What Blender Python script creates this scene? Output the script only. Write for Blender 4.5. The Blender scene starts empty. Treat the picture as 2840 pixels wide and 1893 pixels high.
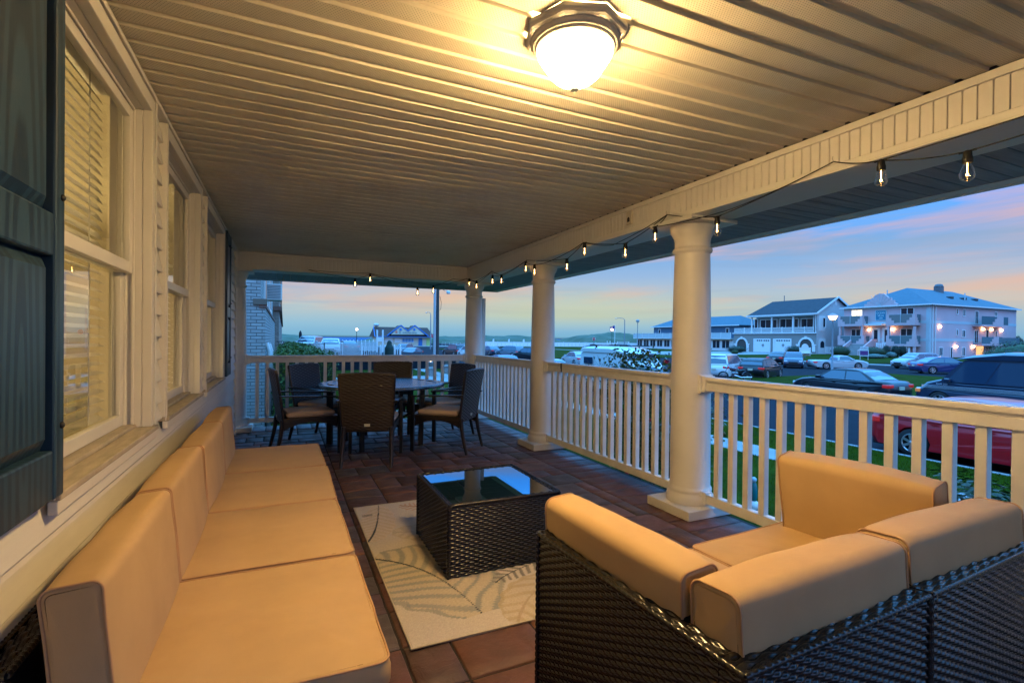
import bpy, bmesh, math, random
import numpy as np
from mathutils import Vector, Matrix, noise
random.seed(7); rng=np.random.default_rng(7)
R=math.radians; pi=math.pi
S=bpy.context.scene; COL=S.collection
# ---------------------------------------------------------------- camera
EYE=1.30
def _basis():
    y,pt,r=R(24.465),R(-.324),R(.552)
    F=Vector((math.sin(y)*math.cos(pt),math.cos(y)*math.cos(pt),math.sin(pt)))
    Rt=Vector((math.cos(y),-math.sin(y),0)); U=Rt.cross(F)
    return F,(math.cos(r)*Rt+math.sin(r)*U),(-math.sin(r)*Rt+math.cos(r)*U)
CF,CR,CU=_basis(); FPX=1392.45
cd=bpy.data.cameras.new('camera'); cam=bpy.data.objects.new('camera',cd); COL.objects.link(cam)
cam.matrix_world=Matrix(((CR.x,CU.x,-CF.x,0),(CR.y,CU.y,-CF.y,0),(CR.z,CU.z,-CF.z,EYE),(0,0,0,1)))
cd.sensor_width=36; cd.lens=FPX/2840*36; cd.clip_start=.02; cd.clip_end=30000
S.camera=cam
S.view_settings.view_transform='Standard'; S.view_settings.look='None'; S.view_settings.exposure=.65; S.view_settings.gamma=1
S.cycles.max_bounces=8; S.cycles.diffuse_bounces=4; S.cycles.glossy_bounces=4; S.cycles.transparent_max_bounces=16
S.cycles.sample_clamp_indirect=4; S.cycles.caustics_reflective=False; S.cycles.caustics_refractive=False
try: S.cycles.use_denoising=True
except Exception: pass
def ray(px,py): return CF+((px-1420)/FPX)*CR-((py-946.5)/FPX)*CU
def onZ(px,py,z): v=ray(px,py); t=(z-EYE)/v.z; return Vector((v.x*t,v.y*t,z))
def onX(px,py,x): v=ray(px,py); t=x/v.x; return Vector((x,v.y*t,EYE+v.z*t))
def onY(px,py,y): v=ray(px,py); t=y/v.y; return Vector((v.x*t,y,EYE+v.z*t))
def at(px,d,z=0):  # ground position along a photo column at forward depth d
    v=ray(px,946); return Vector((v.x*d,v.y*d,z))
G=-1.3   # street level
# ---------------------------------------------------------------- world : dusk sky
W=bpy.data.worlds.new('World'); S.world=W; W.use_nodes=True
def N(nt,t,**k):
    n=nt.nodes.new('ShaderNode'+t)
    for a,b in k.items():
        if a=='ins':
            for i,v in b.items():
                if hasattr(v,'is_output'): nt.links.new(v,n.inputs[i])
                else: n.inputs[i].default_value=v
        else: setattr(n,a,b)
    return n
def mth(nt,op,a,b=None,c=None,clamp=False):
    n=nt.nodes.new('ShaderNodeMath'); n.operation=op; n.use_clamp=clamp
    for i,v in enumerate((a,b,c)):
        if v is None: continue
        if hasattr(v,'is_output'): nt.links.new(v,n.inputs[i])
        else: n.inputs[i].default_value=v
    return n.outputs[0]
def mixc(nt,f,a,b,mode='MIX'):
    n=nt.nodes.new('ShaderNodeMix'); n.data_type='RGBA'; n.blend_type=mode
    for i,v in ((0,f),(6,a),(7,b)):
        if hasattr(v,'is_output'): nt.links.new(v,n.inputs[i])
        else: n.inputs[i].default_value=(tuple(v)+(1,))[:4] if i else v
    return n.outputs[2]
def ramp(nt,f,stops,interp='LINEAR'):
    n=nt.nodes.new('ShaderNodeValToRGB'); nt.links.new(f,n.inputs[0]); cr=n.color_ramp; cr.interpolation=interp
    while len(cr.elements)<len(stops): cr.elements.new(.5)
    for e,(p,c) in zip(cr.elements,stops):
        e.position=p; e.color=(tuple(c)+(1,))[:4] if not isinstance(c,(int,float)) else (c,c,c,1)
    return n.outputs[0]
def world():
    nt=W.node_tree; bg=nt.nodes['Background']
    tc=N(nt,'TexCoord'); sp=N(nt,'SeparateXYZ',ins={0:tc.outputs['Generated']})
    z=sp.outputs[2]
    zc=mth(nt,'MULTIPLY',z,2.0,clamp=True)      # 0..0.5 elevation sine
    base=ramp(nt,zc,[(0,(.17,.42,.62)),(.05,(.26,.49,.66)),(.12,(.44,.54,.60)),(.20,(.36,.49,.68)),(.32,(.20,.42,.76)),
                     (.46,(.12,.42,1.10)),(.56,(.06,.54,1.85)),(.85,(.22,1.05,2.6)),(1,(.28,1.20,2.8))])
    # cloud streaks laid out in sky directions
    az=mth(nt,'ARCTAN2',sp.outputs[0],sp.outputs[1])
    cv=N(nt,'CombineXYZ',ins={0:mth(nt,'MULTIPLY',az,3.0),1:mth(nt,'ADD',mth(nt,'MULTIPLY',z,22.0),mth(nt,'MULTIPLY',az,-1.3)),2:1.7})
    n1=N(nt,'TexNoise',ins={'Vector':cv.outputs[0],'Scale':.9,'Detail':5,'Roughness':.55,'Distortion':.4}).outputs[0]
    cv2=N(nt,'CombineXYZ',ins={0:mth(nt,'MULTIPLY',az,2.0),1:mth(nt,'MULTIPLY',z,30.0),2:8.3})
    n2=N(nt,'TexNoise',ins={'Vector':cv2.outputs[0],'Scale':1.0,'Detail':6,'Roughness':.6,'Distortion':.6}).outputs[0]
    band=ramp(nt,zc,[(0,0),(.08,.15),(.16,1),(.36,.9),(.55,.25),(.8,0)])
    pink=mth(nt,'MULTIPLY',ramp(nt,n1,[(.44,0),(.62,1)]),band)
    c=mixc(nt,mth(nt,'MULTIPLY',pink,.70),base,(.78,.44,.36))
    # grey-blue wisps
    gb=mth(nt,'MULTIPLY',ramp(nt,n2,[(.48,0),(.66,1)]),ramp(nt,zc,[(0,0),(.1,.8),(.5,1),(.9,.2)]))
    c=mixc(nt,mth(nt,'MULTIPLY',gb,.8),c,(.26,.40,.62))
    # yellow-green glow low over the sea
    yg=mth(nt,'MULTIPLY',ramp(nt,zc,[(.03,0),(.09,1),(.15,.8),(.24,0)]),ramp(nt,az,[(.15,.15),(.45,.7),(.60,.7),(.90,.25)]))
    c=mixc(nt,mth(nt,'MULTIPLY',yg,mth(nt,'ADD',.35,mth(nt,'MULTIPLY',n2,.6))),c,(.66,.66,.26))
    og=mth(nt,'MULTIPLY',ramp(nt,zc,[(.08,0),(.15,1),(.24,.7),(.34,0)]),ramp(nt,mth(nt,'SINE',mth(nt,'MULTIPLY',az,7.0)),[(.2,0),(.9,1)]))
    c=mixc(nt,mth(nt,'MULTIPLY',og,.22),c,(.85,.52,.28))
    bk=mth(nt,'MULTIPLY',mth(nt,'ADD',mth(nt,'MULTIPLY',sp.outputs[0],-.41),mth(nt,'MULTIPLY',sp.outputs[1],-.91)),1.4,clamp=True)
    bk=mth(nt,'MULTIPLY',bk,ramp(nt,zc,[(0,1),(.6,.8),(1,0)]))
    c=mixc(nt,bk,c,(.50,.58,1.02))
    low=ramp(nt,z,[(.0,1),(.001,0)])
    c=mixc(nt,low,c,(.05,.12,.2))
    dim=ramp(nt,zc,[(0,.68),(.45,.68),(.62,1)])
    c=mixc(nt,1.0,c,dim,'MULTIPLY')
    nt.links.new(c,bg.inputs[0]); bg.inputs[1].default_value=1.0
world()
# ---------------------------------------------------------------- materials
MATS={}
def mat(name,col,rough=.6,metal=0,var=0,vs=8,bump=0,bs=60,spec=.5,coat=0,emit=None,estr=0,alpha=1,col2=None,stretch=None,bd=.01):
    if name in MATS: return MATS[name]
    m=bpy.data.materials.new(name); m.use_nodes=True; nt=m.node_tree; b=nt.nodes['Principled BSDF']
    b.inputs['Roughness'].default_value=rough; b.inputs['Metallic'].default_value=metal
    b.inputs['Specular IOR Level'].default_value=spec; b.inputs['Coat Weight'].default_value=coat; b.inputs['Coat Roughness'].default_value=.05
    if emit: b.inputs['Emission Color'].default_value=tuple(emit)+(1,); b.inputs['Emission Strength'].default_value=estr
    vec=None
    if var or bump:
        tc=N(nt,'TexCoord'); vec=tc.outputs['Object']
        if stretch: vec=N(nt,'Mapping',ins={0:vec,3:stretch}).outputs[0]
    if var:
        n=N(nt,'TexNoise',ins={'Vector':vec,'Scale':vs,'Detail':6,'Roughness':.6})
        f=ramp(nt,n.outputs[0],[(.3,0),(.7,1)])
        c2=col2 if col2 else tuple(max(0,x*(1-var)) for x in col)
        nt.links.new(mixc(nt,f,col,c2),b.inputs['Base Color'])
    else: b.inputs['Base Color'].default_value=tuple(col)+(1,)
    if bump:
        n=N(nt,'TexNoise',ins={'Vector':vec,'Scale':bs,'Detail':4,'Roughness':.6})
        bp=N(nt,'Bump',ins={'Height':n.outputs[0],'Strength':bump,'Distance':bd}); nt.links.new(bp.outputs[0],b.inputs['Normal'])
    MATS[name]=m; return m
def glassmat(name,tint=(.9,.95,.97),refl=1.0,rough=.0,base=.06):
    if name in MATS: return MATS[name]
    m=bpy.data.materials.new(name); m.use_nodes=True; nt=m.node_tree; nt.nodes.clear()
    o=N(nt,'OutputMaterial'); t=N(nt,'BsdfTransparent',ins={0:tuple(tint)+(1,)}); g=N(nt,'BsdfGlossy',ins={0:(1,1,1,1),'Roughness':rough})
    fr=N(nt,'Fresnel',ins={'IOR':1.5}); f=mth(nt,'MULTIPLY',mth(nt,'ADD',fr.outputs[0],base-.04),refl,clamp=True)
    mx=N(nt,'MixShader',ins={0:f,1:t.outputs[0],2:g.outputs[0]}); nt.links.new(mx.outputs[0],o.inputs[0])
    MATS[name]=m; return m
def emis(name,col,s):
    if name in MATS: return MATS[name]
    m=bpy.data.materials.new(name); m.use_nodes=True; nt=m.node_tree; nt.nodes.clear()
    o=N(nt,'OutputMaterial'); e=N(nt,'Emission',ins={0:tuple(col)+(1,),1:s}); nt.links.new(e.outputs[0],o.inputs[0]); MATS[name]=m; return m
# ---------------------------------------------------------------- builders
class MB:
    def __init__(s,M=None): s.v=[];s.f=[];s.mi=[];s.M=M or Matrix();s.cur=0;s.sm=[]
    def add(s,vs,fs,smooth=False):
        o=len(s.v); s.v+= [s.M@Vector(p) for p in vs]
        for f in fs: s.f.append([o+i for i in f]); s.mi.append(s.cur); s.sm.append(smooth)
        return s
    def box(s,x0,x1,y0,y1,z0,z1,skip=''):
        v=[(x0,y0,z0),(x1,y0,z0),(x1,y1,z0),(x0,y1,z0),(x0,y0,z1),(x1,y0,z1),(x1,y1,z1),(x0,y1,z1)]
        return s.add(v,[(0,3,2,1),(4,5,6,7),(0,1,5,4),(1,2,6,5),(2,3,7,6),(3,0,4,7)])
    def quad(s,*p): return s.add(p,[tuple(range(len(p)))])
    def prism(s,poly,axis,a,b,smooth=False):
        # poly 2D points extruded along axis from a to b. axis x: (y,z); y: (x,z); z: (x,y)
        def mk(p,t): return {'x':(t,p[0],p[1]),'y':(p[0],t,p[1]),'z':(p[0],p[1],t)}[axis]
        n=len(poly); v=[mk(p,a) for p in poly]+[mk(p,b) for p in poly]
        s.add(v,[tuple(range(n))[::-1],tuple(range(n,2*n))])
        return s.add(v,[(i,(i+1)%n,n+(i+1)%n,n+i) for i in range(n)],smooth)
    def lathe(s,prof,n=24,c=(0,0,0),cap=True,smooth=True,ang0=0):
        v=[];m=len(prof)
        for r,z in prof:
            for k in range(n):
                a=2*pi*k/n+ang0; v.append((c[0]+r*math.cos(a),c[1]+r*math.sin(a),c[2]+z))
        f=[(i*n+k,i*n+(k+1)%n,(i+1)*n+(k+1)%n,(i+1)*n+k) for i in range(m-1) for k in range(n)]
        s.add(v,f,smooth)
        if cap:
            s.add(v[:n],[tuple(range(n))[::-1]]); s.add(v[-n:],[tuple(range(n))])
        return s
    def tube(s,pts,r,n=8,closed=False,cap=True,smooth=True):
        pts=[Vector(p) for p in pts]; m=len(pts); v=[]; up=None
        for i,p in enumerate(pts):
            if closed: d=pts[(i+1)%m]-pts[i-1]
            else: d=pts[min(i+1,m-1)]-pts[max(i-1,0)]
            if d.length<1e-9: d=Vector((0,0,1))
            d.normalize()
            if up is None:
                up=Vector((0,0,1)) if abs(d.z)<.9 else Vector((1,0,0))
            a=d.cross(up)
            if a.length<1e-4: a=d.cross(Vector((1,.3,.1)))
            a.normalize(); b=d.cross(a); up=-b if False else up-d*up.dot(d)
            if up.length<1e-3: up=b.copy()
            up.normalize()
            rr=r[i] if isinstance(r,(list,tuple)) else r
            for k in range(n):
                t=2*pi*k/n; v.append(p+a*math.cos(t)*rr+b*math.sin(t)*rr)
        L=m if closed else m-1
        f=[(i*n+k,i*n+(k+1)%n,((i+1)%m)*n+(k+1)%n,((i+1)%m)*n+k) for i in range(L) for k in range(n)]
        s.add(v,f,smooth)
        if cap and not closed: s.add(v[:n],[tuple(range(n))[::-1]]); s.add(v[-n:],[tuple(range(n))])
        return s
    def bar(s,p,q,w,h=None):
        p=Vector(p);q=Vector(q);h=h or w; d=(q-p).normalized(); up=Vector((0,0,1)) if abs(d.z)<.95 else Vector((1,0,0))
        a=d.cross(up).normalized()*w/2; b=d.cross(a).normalized()*h/2
        v=[p-a-b,p+a-b,p+a+b,p-a+b,q-a-b,q+a-b,q+a+b,q-a+b]
        return s.add(v,[(0,3,2,1),(4,5,6,7),(0,1,5,4),(1,2,6,5),(2,3,7,6),(3,0,4,7)])
    def sphere(s,c,r,n=12,m=8,sq=(1,1,1)):
        prof=[(max(1e-4,math.sin(pi*i/m))*r,-math.cos(pi*i/m)*r*sq[2]) for i in range(m+1)]
        return s.lathe(prof,n,c,cap=False)
    def grid(s,fn,nu,nv,smooth=True,flip=False):
        v=[fn(i/nu,j/nv) for j in range(nv+1) for i in range(nu+1)]; w=nu+1
        f=[(j*w+i,j*w+i+1,(j+1)*w+i+1,(j+1)*w+i) for j in range(nv) for i in range(nu)]
        if flip: f=[q[::-1] for q in f]
        return s.add(v,f,smooth)
    def build(s,name,mats,parent=None,bevel=0,bseg=2,world=False,recalc=True):
        me=bpy.data.meshes.new(name)
        off=Vector((0,0,0))
        if world and parent is not None:
            q=parent
            while q is not None: off=off+Vector(q.location); q=q.parent
        me.from_pydata([tuple(p-off) for p in s.v],[],s.f)
        if not isinstance(mats,(list,tuple)): mats=[mats]
        for m in mats: me.materials.append(m)
        me.polygons.foreach_set('material_index',s.mi); me.polygons.foreach_set('use_smooth',s.sm)
        if recalc:
            bm=bmesh.new(); bm.from_mesh(me); bmesh.ops.recalc_face_normals(bm,faces=bm.faces)
            bm.to_mesh(me); bm.free()
        me.update()
        o=bpy.data.objects.new(name,me); COL.objects.link(o)
        if parent is not None: o.parent=parent
        if bevel:
            b=o.modifiers.new('bevel','BEVEL'); b.width=bevel; b.segments=bseg; b.limit_method='ANGLE'; b.angle_limit=R(40); b.harden_normals=False
        return o
def tag(o,label=None,cat=None,group=None,kind=None):
    if label: o['label']=label
    if cat: o['category']=cat
    if group: o['group']=group
    if kind: o['kind']=kind
    return o
def thing(name,label,cat,loc=(0,0,0),rz=0,group=None):
    o=bpy.data.objects.new(name,None); COL.objects.link(o); o.location=loc; o.rotation_euler=(0,0,rz); o.empty_display_size=.2
    return tag(o,label,cat,group)
def dup(root,loc,rz,label,group=None):
    def cp(o,par):
        c=o.copy(); COL.objects.link(c)
        if par is not None: c.parent=par
        for ch in o.children: cp(ch,c)
        return c
    r=cp(root,None); r.location=loc; r.rotation_euler=(0,0,rz); r['label']=label
    if group: r['group']=group
    return r
def npgrid(name,P,mats,parent=None,smooth=True,colors=None):
    """P: array (nv,nu,3) -> mesh object"""
    nv,nu,_=P.shape; idx=np.arange(nv*nu).reshape(nv,nu)
    f=np.stack([idx[:-1,:-1],idx[:-1,1:],idx[1:,1:],idx[1:,:-1]],-1).reshape(-1,4)
    return npmesh(name,P.reshape(-1,3),f,mats,parent,smooth,colors)
def npmesh(name,V,Fq,mats,parent=None,smooth=True,colors=None,mi=None):
    me=bpy.data.meshes.new(name); n=len(Fq); k=Fq.shape[1]
    me.vertices.add(len(V)); me.vertices.foreach_set('co',np.asarray(V,dtype=np.float32).ravel())
    me.loops.add(n*k); me.loops.foreach_set('vertex_index',np.asarray(Fq,dtype=np.int32).ravel())
    me.polygons.add(n); me.polygons.foreach_set('loop_start',np.arange(0,n*k,k,dtype=np.int32)); me.polygons.foreach_set('loop_total',np.full(n,k,dtype=np.int32))
    me.polygons.foreach_set('use_smooth',np.full(n,smooth))
    if not isinstance(mats,(list,tuple)): mats=[mats]
    for m in mats: me.materials.append(m)
    if mi is not None: me.polygons.foreach_set('material_index',np.asarray(mi,dtype=np.int32))
    me.update(calc_edges=True)
    if colors is not None:
        ca=me.color_attributes.new('Col','FLOAT_COLOR','POINT'); ca.data.foreach_set('color',np.asarray(colors,dtype=np.float32).ravel())
    o=bpy.data.objects.new(name,me); COL.objects.link(o)
    if parent is not None: o.parent=parent
    return o
def joinnp(parts):
    """parts: list of (V,F) -> V,F"""
    Vs=[];Fs=[];o=0
    for V,Fq in parts: Vs.append(V); Fs.append(Fq+o); o+=len(V)
    return np.concatenate(Vs),np.concatenate(Fs)
def text(name,body,size,mtl,parent,loc,rot,ext=.01,align='CENTER',label=None,sx=1):
    cu=bpy.data.curves.new(name,'FONT'); cu.body=body; cu.size=size; cu.extrude=ext; cu.align_x=align; cu.align_y='CENTER'; cu.materials.append(mtl); cu.resolution_u=3
    o=bpy.data.objects.new(name,cu); COL.objects.link(o); o.parent=parent; o.location=loc; o.rotation_euler=rot; o.scale=(sx,1,1)
    return o
# shared materials
vinyl=mat('vinyl_white',(.72,.70,.66),.42,var=.06,vs=3,bump=.03,bs=90)
railw=mat('rail_vinyl',(.80,.78,.74),.38,var=.16,vs=7,bump=.06,bs=40)
def siding_mat():
    return mat('siding_vinyl',(.70,.68,.63),.5,var=.07,vs=4,bump=.12,bs=30,stretch=(1,1.5,12),bd=.004)
sid=siding_mat()
shut=mat('shutter_paint',(.018,.040,.065),.42,var=.35,vs=3,bump=.06,bs=30,stretch=(1,4,.5),bd=.003)
def woodgrain_shutter():
    nt=shut.node_tree; b=nt.nodes['Principled BSDF']
    tc=N(nt,'TexCoord'); mp=N(nt,'Mapping',ins={0:tc.outputs['Object'],1:(0,-1.50*2.4,-1.05*.22),3:(1,2.4,.22)})
    w=N(nt,'TexWave',wave_type='RINGS',rings_direction='X',ins={'Vector':mp.outputs[0],'Scale':4.2,'Distortion':3.2,'Detail':3,'Detail Scale':1.6})
    nt.links.new(mixc(nt,ramp(nt,w.outputs[1],[(.35,0),(.7,1)]),(.008,.026,.055),(.020,.055,.100)),b.inputs['Base Color'])
woodgrain_shutter()
def scuff(m,sc=9,amt=.45,dark=(.22,.17,.12)):
    nt=m.node_tree; b=nt.nodes['Principled BSDF']; src=b.inputs['Base Color'].links[0].from_socket
    tc=N(nt,'TexCoord'); n1=N(nt,'TexNoise',ins={'Vector':N(nt,'Mapping',ins={0:tc.outputs['Object'],3:(1,1,2.2)}).outputs[0],'Scale':sc,'Detail':8,'Roughness':.75,'Distortion':1.5})
    n2=N(nt,'TexNoise',ins={'Vector':tc.outputs['Object'],'Scale':2.1,'Detail':2})
    f=mth(nt,'MULTIPLY',ramp(nt,n1.outputs[0],[(.66,0),(.72,1)]),ramp(nt,n2.outputs[0],[(.45,0),(.6,1)]))
    nt.links.new(mixc(nt,mth(nt,'MULTIPLY',f,amt),src,dark),b.inputs['Base Color'])
scuff(railw)
tan=mat('tan_fabric',(.55,.37,.185),.72,var=.14,vs=3.5,bump=.22,bs=420,spec=.25,bd=.002)
tanp=mat('tan_piping',(.48,.29,.15),.7,spec=.3)
wick=mat('wicker_resin',(.008,.0075,.0075),.25,var=.25,vs=30,spec=.6)
wickb=mat('wicker_brown',(.024,.014,.010),.33,var=.25,vs=30,spec=.6)
blackm=mat('black_metal',(.012,.012,.013),.38,spec=.5,bump=.03,bs=200)
blackp=mat('black_plastic',(.01,.01,.011),.5)
# ================================================================ PORCH
Y0=-2.6
# ---- floor: individual pavers
def floor_mat():
    m=bpy.data.materials.new('paver_stone'); m.use_nodes=True; nt=m.node_tree; b=nt.nodes['Principled BSDF']
    g=N(nt,'Attribute',attribute_name='Col'); tc=N(nt,'TexCoord')
    n=N(nt,'TexNoise',ins={'Vector':tc.outputs['Object'],'Scale':5,'Detail':8,'Roughness':.65})
    c=mixc(nt,ramp(nt,n.outputs[0],[(.35,0),(.68,.65)]),g.outputs[0],(.055,.050,.045))
    n2=N(nt,'TexNoise',ins={'Vector':tc.outputs['Object'],'Scale':1.3,'Detail':3})
    c=mixc(nt,ramp(nt,n2.outputs[0],[(.45,0),(.75,.5)]),c,(.16,.075,.05))
    nt.links.new(c,b.inputs['Base Color'])
    nt.links.new(ramp(nt,n.outputs[0],[(.3,.42),(.7,.75)]),b.inputs['Roughness']); b.inputs['Specular IOR Level'].default_value=.45
    n3=N(nt,'TexNoise',ins={'Vector':tc.outputs['Object'],'Scale':9,'Detail':7,'Roughness':.6,'Distortion':.8})
    bp=N(nt,'Bump',ins={'Height':n3.outputs[0],'Strength':.9,'Distance':.014}); nt.links.new(bp.outputs[0],b.inputs['Normal'])
    return m
def build_floor():
    rs=random.Random(5); B=MB(); cols=[]
    def paver(x0,x1,y0,y1,border=False):
        g=.0055; x0+=g;x1-=g;y0+=g;y1-=g; e=.006; dz=rs.uniform(-.0015,.0015)
        k=rs.random()
        c=(.150,.058,.038) if k<.40 else ((.095,.045,.036) if k<.68 else ((.080,.062,.052) if k<.88 else (.19,.082,.048)))
        if border: c=(.105,.042,.040)
        j=rs.uniform(.85,1.15); c=tuple(a*j for a in c)
        nu=max(2,int((x1-x0)/.06)); nv=max(2,int((y1-y0)/.06))
        def edge(t,a,b): return a+(b-a)*t
        # top grid with ragged bevelled edges
        vs=[];
        for jv in range(nv+1):
            for iu in range(nu+1):
                x=edge(iu/nu,x0+e,x1-e); y=edge(jv/nv,y0+e,y1-e)
                if iu in(0,nu): x+=noise.noise(Vector((x*9,y*25,1)))*.004
                if jv in(0,nv): y+=noise.noise(Vector((x*25,y*9,4)))*.004
                vs.append((x,y,dz+noise.noise(Vector((x*7,y*7,2)))*.004))
        w=nu+1
        fs=[(a*w+i,a*w+i+1,(a+1)*w+i+1,(a+1)*w+i) for a in range(nv) for i in range(nu)]
        ring=[i for i in range(nu+1)]+[a*w+nu for a in range(1,nv+1)]+[nv*w+i for i in range(nu-1,-1,-1)]+[a*w for a in range(nv-1,0,-1)]
        n0=len(vs); cx,cy=(x0+x1)/2,(y0+y1)/2
        for i in ring:
            p=vs[i]; vs.append((cx+(p[0]-cx)*(1+2*e/(x1-x0)),cy+(p[1]-cy)*(1+2*e/(y1-y0)),dz-.006))
        m=len(ring)
        for i in ring: p=vs[i]; vs.append((cx+(p[0]-cx)*(1+2*e/(x1-x0)),cy+(p[1]-cy)*(1+2*e/(y1-y0)),-.03))
        for q in range(m):
            r2=(q+1)%m; fs.append((ring[q],n0+q,n0+r2,ring[r2])); fs.append((n0+q,n0+m+q,n0+m+r2,n0+r2))
        B.add(vs,fs,True); cols.extend([c+(1,)]*len(vs))
    for X0_,X1_ in ((-.62,.46),(.46,2.52)):
        y=Y0-(.1 if X0_>0 else 0)
        while y<7.62:
            h=rs.choice([.2,.2,.3,.3,.3]);
            if 7.62-(y+h)<.15: h=7.62-y
            x=X0_
            while x<X1_-.001:
                l=rs.choice([.2,.3,.3,.38]) if h>.25 else rs.choice([.2,.3,.3])
                if x+l>X1_ or X1_-(x+l)<.12: l=X1_-x
                if l>.5: paver(x,x+l/2,y,y+h); paver(x+l/2,x+l,y,y+h)
                else: paver(x,x+l,y,y+h)
                x+=l
            y+=h
    xs=[]
    for a,b in zip(xs[:-1],xs[1:]):
        y=Y0-rs.uniform(0,.3)
        while y<7.62:
            L=rs.choice([.2,.3,.3,.38])
            if y+L>7.62 or 7.62-(y+L)<.1: L=7.62-y+.001
            paver(a,b,y,y+L); y+=L
    y=Y0
    while y<8.1: paver(2.52,3.02,y,y+.2,True); y+=.2
    x=-.62
    while x<2.5: paver(x,min(x+.2,2.52),7.63,8.08,True); x+=.2
    o=B.build('porch_floor',floor_mat(),recalc=False)
    ca=o.data.color_attributes.new('Col','FLOAT_COLOR','POINT'); ca.data.foreach_set('color',np.array(cols,dtype=np.float32).ravel())
    tag(o,kind='structure')
    # mortar bed + masonry plinth of the porch
    B=MB(); B.box(-.9,3.06,Y0,8.12,-.34,-.009)
    tag(B.build('porch_floor_bed',mat('mortar',(.035,.028,.024),.95,var=.3,vs=40,bump=.3)),kind='structure')
    B=MB(); B.box(-.9,3.00,Y0,8.06,-1.32,-.341)
    tag(B.build('porch_foundation_wall',mat('plinth_stone',(.22,.2,.18),.9,var=.3,vs=6,bump=.4)),'grey masonry base wall under the porch floor','wall')
build_floor()
# ---- house
house=thing('beach_house','cream sided house with white framed windows and dark shutters along the porch','house',(-.6,0,0))
CZ=2.45
def ceiling():
    # vinyl soffit: V grooves running across the porch, perforated flats
    m=bpy.data.materials.new('soffit_vinyl'); m.use_nodes=True; nt=m.node_tree; b=nt.nodes['Principled BSDF']
    g=N(nt,'Attribute',attribute_name='Col'); tc=N(nt,'TexCoord'); sp=N(nt,'SeparateXYZ',ins={0:tc.outputs['Object']})
    X,Y=sp.outputs[0],sp.outputs[1]
    ry=mth(nt,'DIVIDE',Y,.0085); row=mth(nt,'FLOOR',ry)
    fx=mth(nt,'FRACT',mth(nt,'ADD',mth(nt,'DIVIDE',X,.0115),mth(nt,'MULTIPLY',row,.5))); fy=mth(nt,'FRACT',ry)
    dx=mth(nt,'MULTIPLY',mth(nt,'SUBTRACT',fx,.5),1.35); dy=mth(nt,'SUBTRACT',fy,.5)
    d=mth(nt,'SQRT',mth(nt,'ADD',mth(nt,'MULTIPLY',dx,dx),mth(nt,'MULTIPLY',dy,dy)))
    hole=mth(nt,'MULTIPLY',mth(nt,'LESS_THAN',d,.17),mth(nt,'GREATER_THAN',N(nt,'SeparateColor',ins={0:g.outputs[0]}).outputs[0],.5))
    n=N(nt,'TexNoise',ins={'Vector':tc.outputs['Object'],'Scale':2.2,'Detail':5})
    st=ramp(nt,n.outputs[0],[(.5,0),(.78,.55)])
    c=mixc(nt,st,(.74,.69,.58),(.50,.41,.30))
    nt.links.new(mixc(nt,hole,c,(.05,.04,.03)),b.inputs['Base Color']); b.inputs['Roughness'].default_value=.42
    n2=N(nt,'TexNoise',ins={'Vector':N(nt,'Mapping',ins={0:tc.outputs['Object'],3:(5,60,5)}).outputs[0],'Scale':1.5,'Detail':4,'Distortion':1.0})
    bp=N(nt,'Bump',ins={'Height':n2.outputs[0],'Strength':.10,'Distance':.004}); nt.links.new(bp.outputs[0],b.inputs['Normal'])
    prof=[(0,0,1),(.080,0,1),(.0835,.0045,0),(.092,.012,0),(.1135,.012,0),(.1165,.001,0),(.1195,-.001,0)]
    ys=[];zs=[];cs=[]
    y=Y0
    while y<7.7:
        for a,z,c_ in prof: ys.append(y+a); zs.append(z); cs.append(c_)
        y+=.1197
    ys=np.array(ys); zs=np.array(zs); cs=np.array(cs); xs=np.linspace(-.60,2.705,34)
    XX,YY=np.meshgrid(xs,ys); ZZ=CZ+np.repeat(zs[:,None],len(xs),1)
    prog=np.sin(np.clip((XX+.56)/3.26,0,1)*pi)
    ZZ=ZZ-.010*prog*(1+.5*np.sin(YY*2.3+XX))+.0035*np.sin(YY*9.1+XX*2.1)*prog
    YY2=YY+.030*prog*np.sin(YY*.9+.6)
    o=npgrid('porch_ceiling',np.stack([XX+.6,YY2,ZZ],-1),m,house,smooth=False,colors=np.repeat(np.stack([cs,cs,cs,np.ones_like(cs)],-1)[:,None],len(xs),1))
    B=MB(); B.box(-.60,-.555,Y0,7.7,2.412,2.434); B.box(-.60,-.575,Y0,7.7,2.436,2.449); B.build('ceiling_trim',vinyl,house,bevel=.003,world=True)
    B=MB(); B.box(-1.5,3.82,Y0-.2,9.2,2.52,2.60); B.build('light_seal_roof',mat('light_seal_board',(.1,.1,.1),.9),house,world=True)  # unseen roof slab added so light cannot leak in from above
ceiling()
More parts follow.
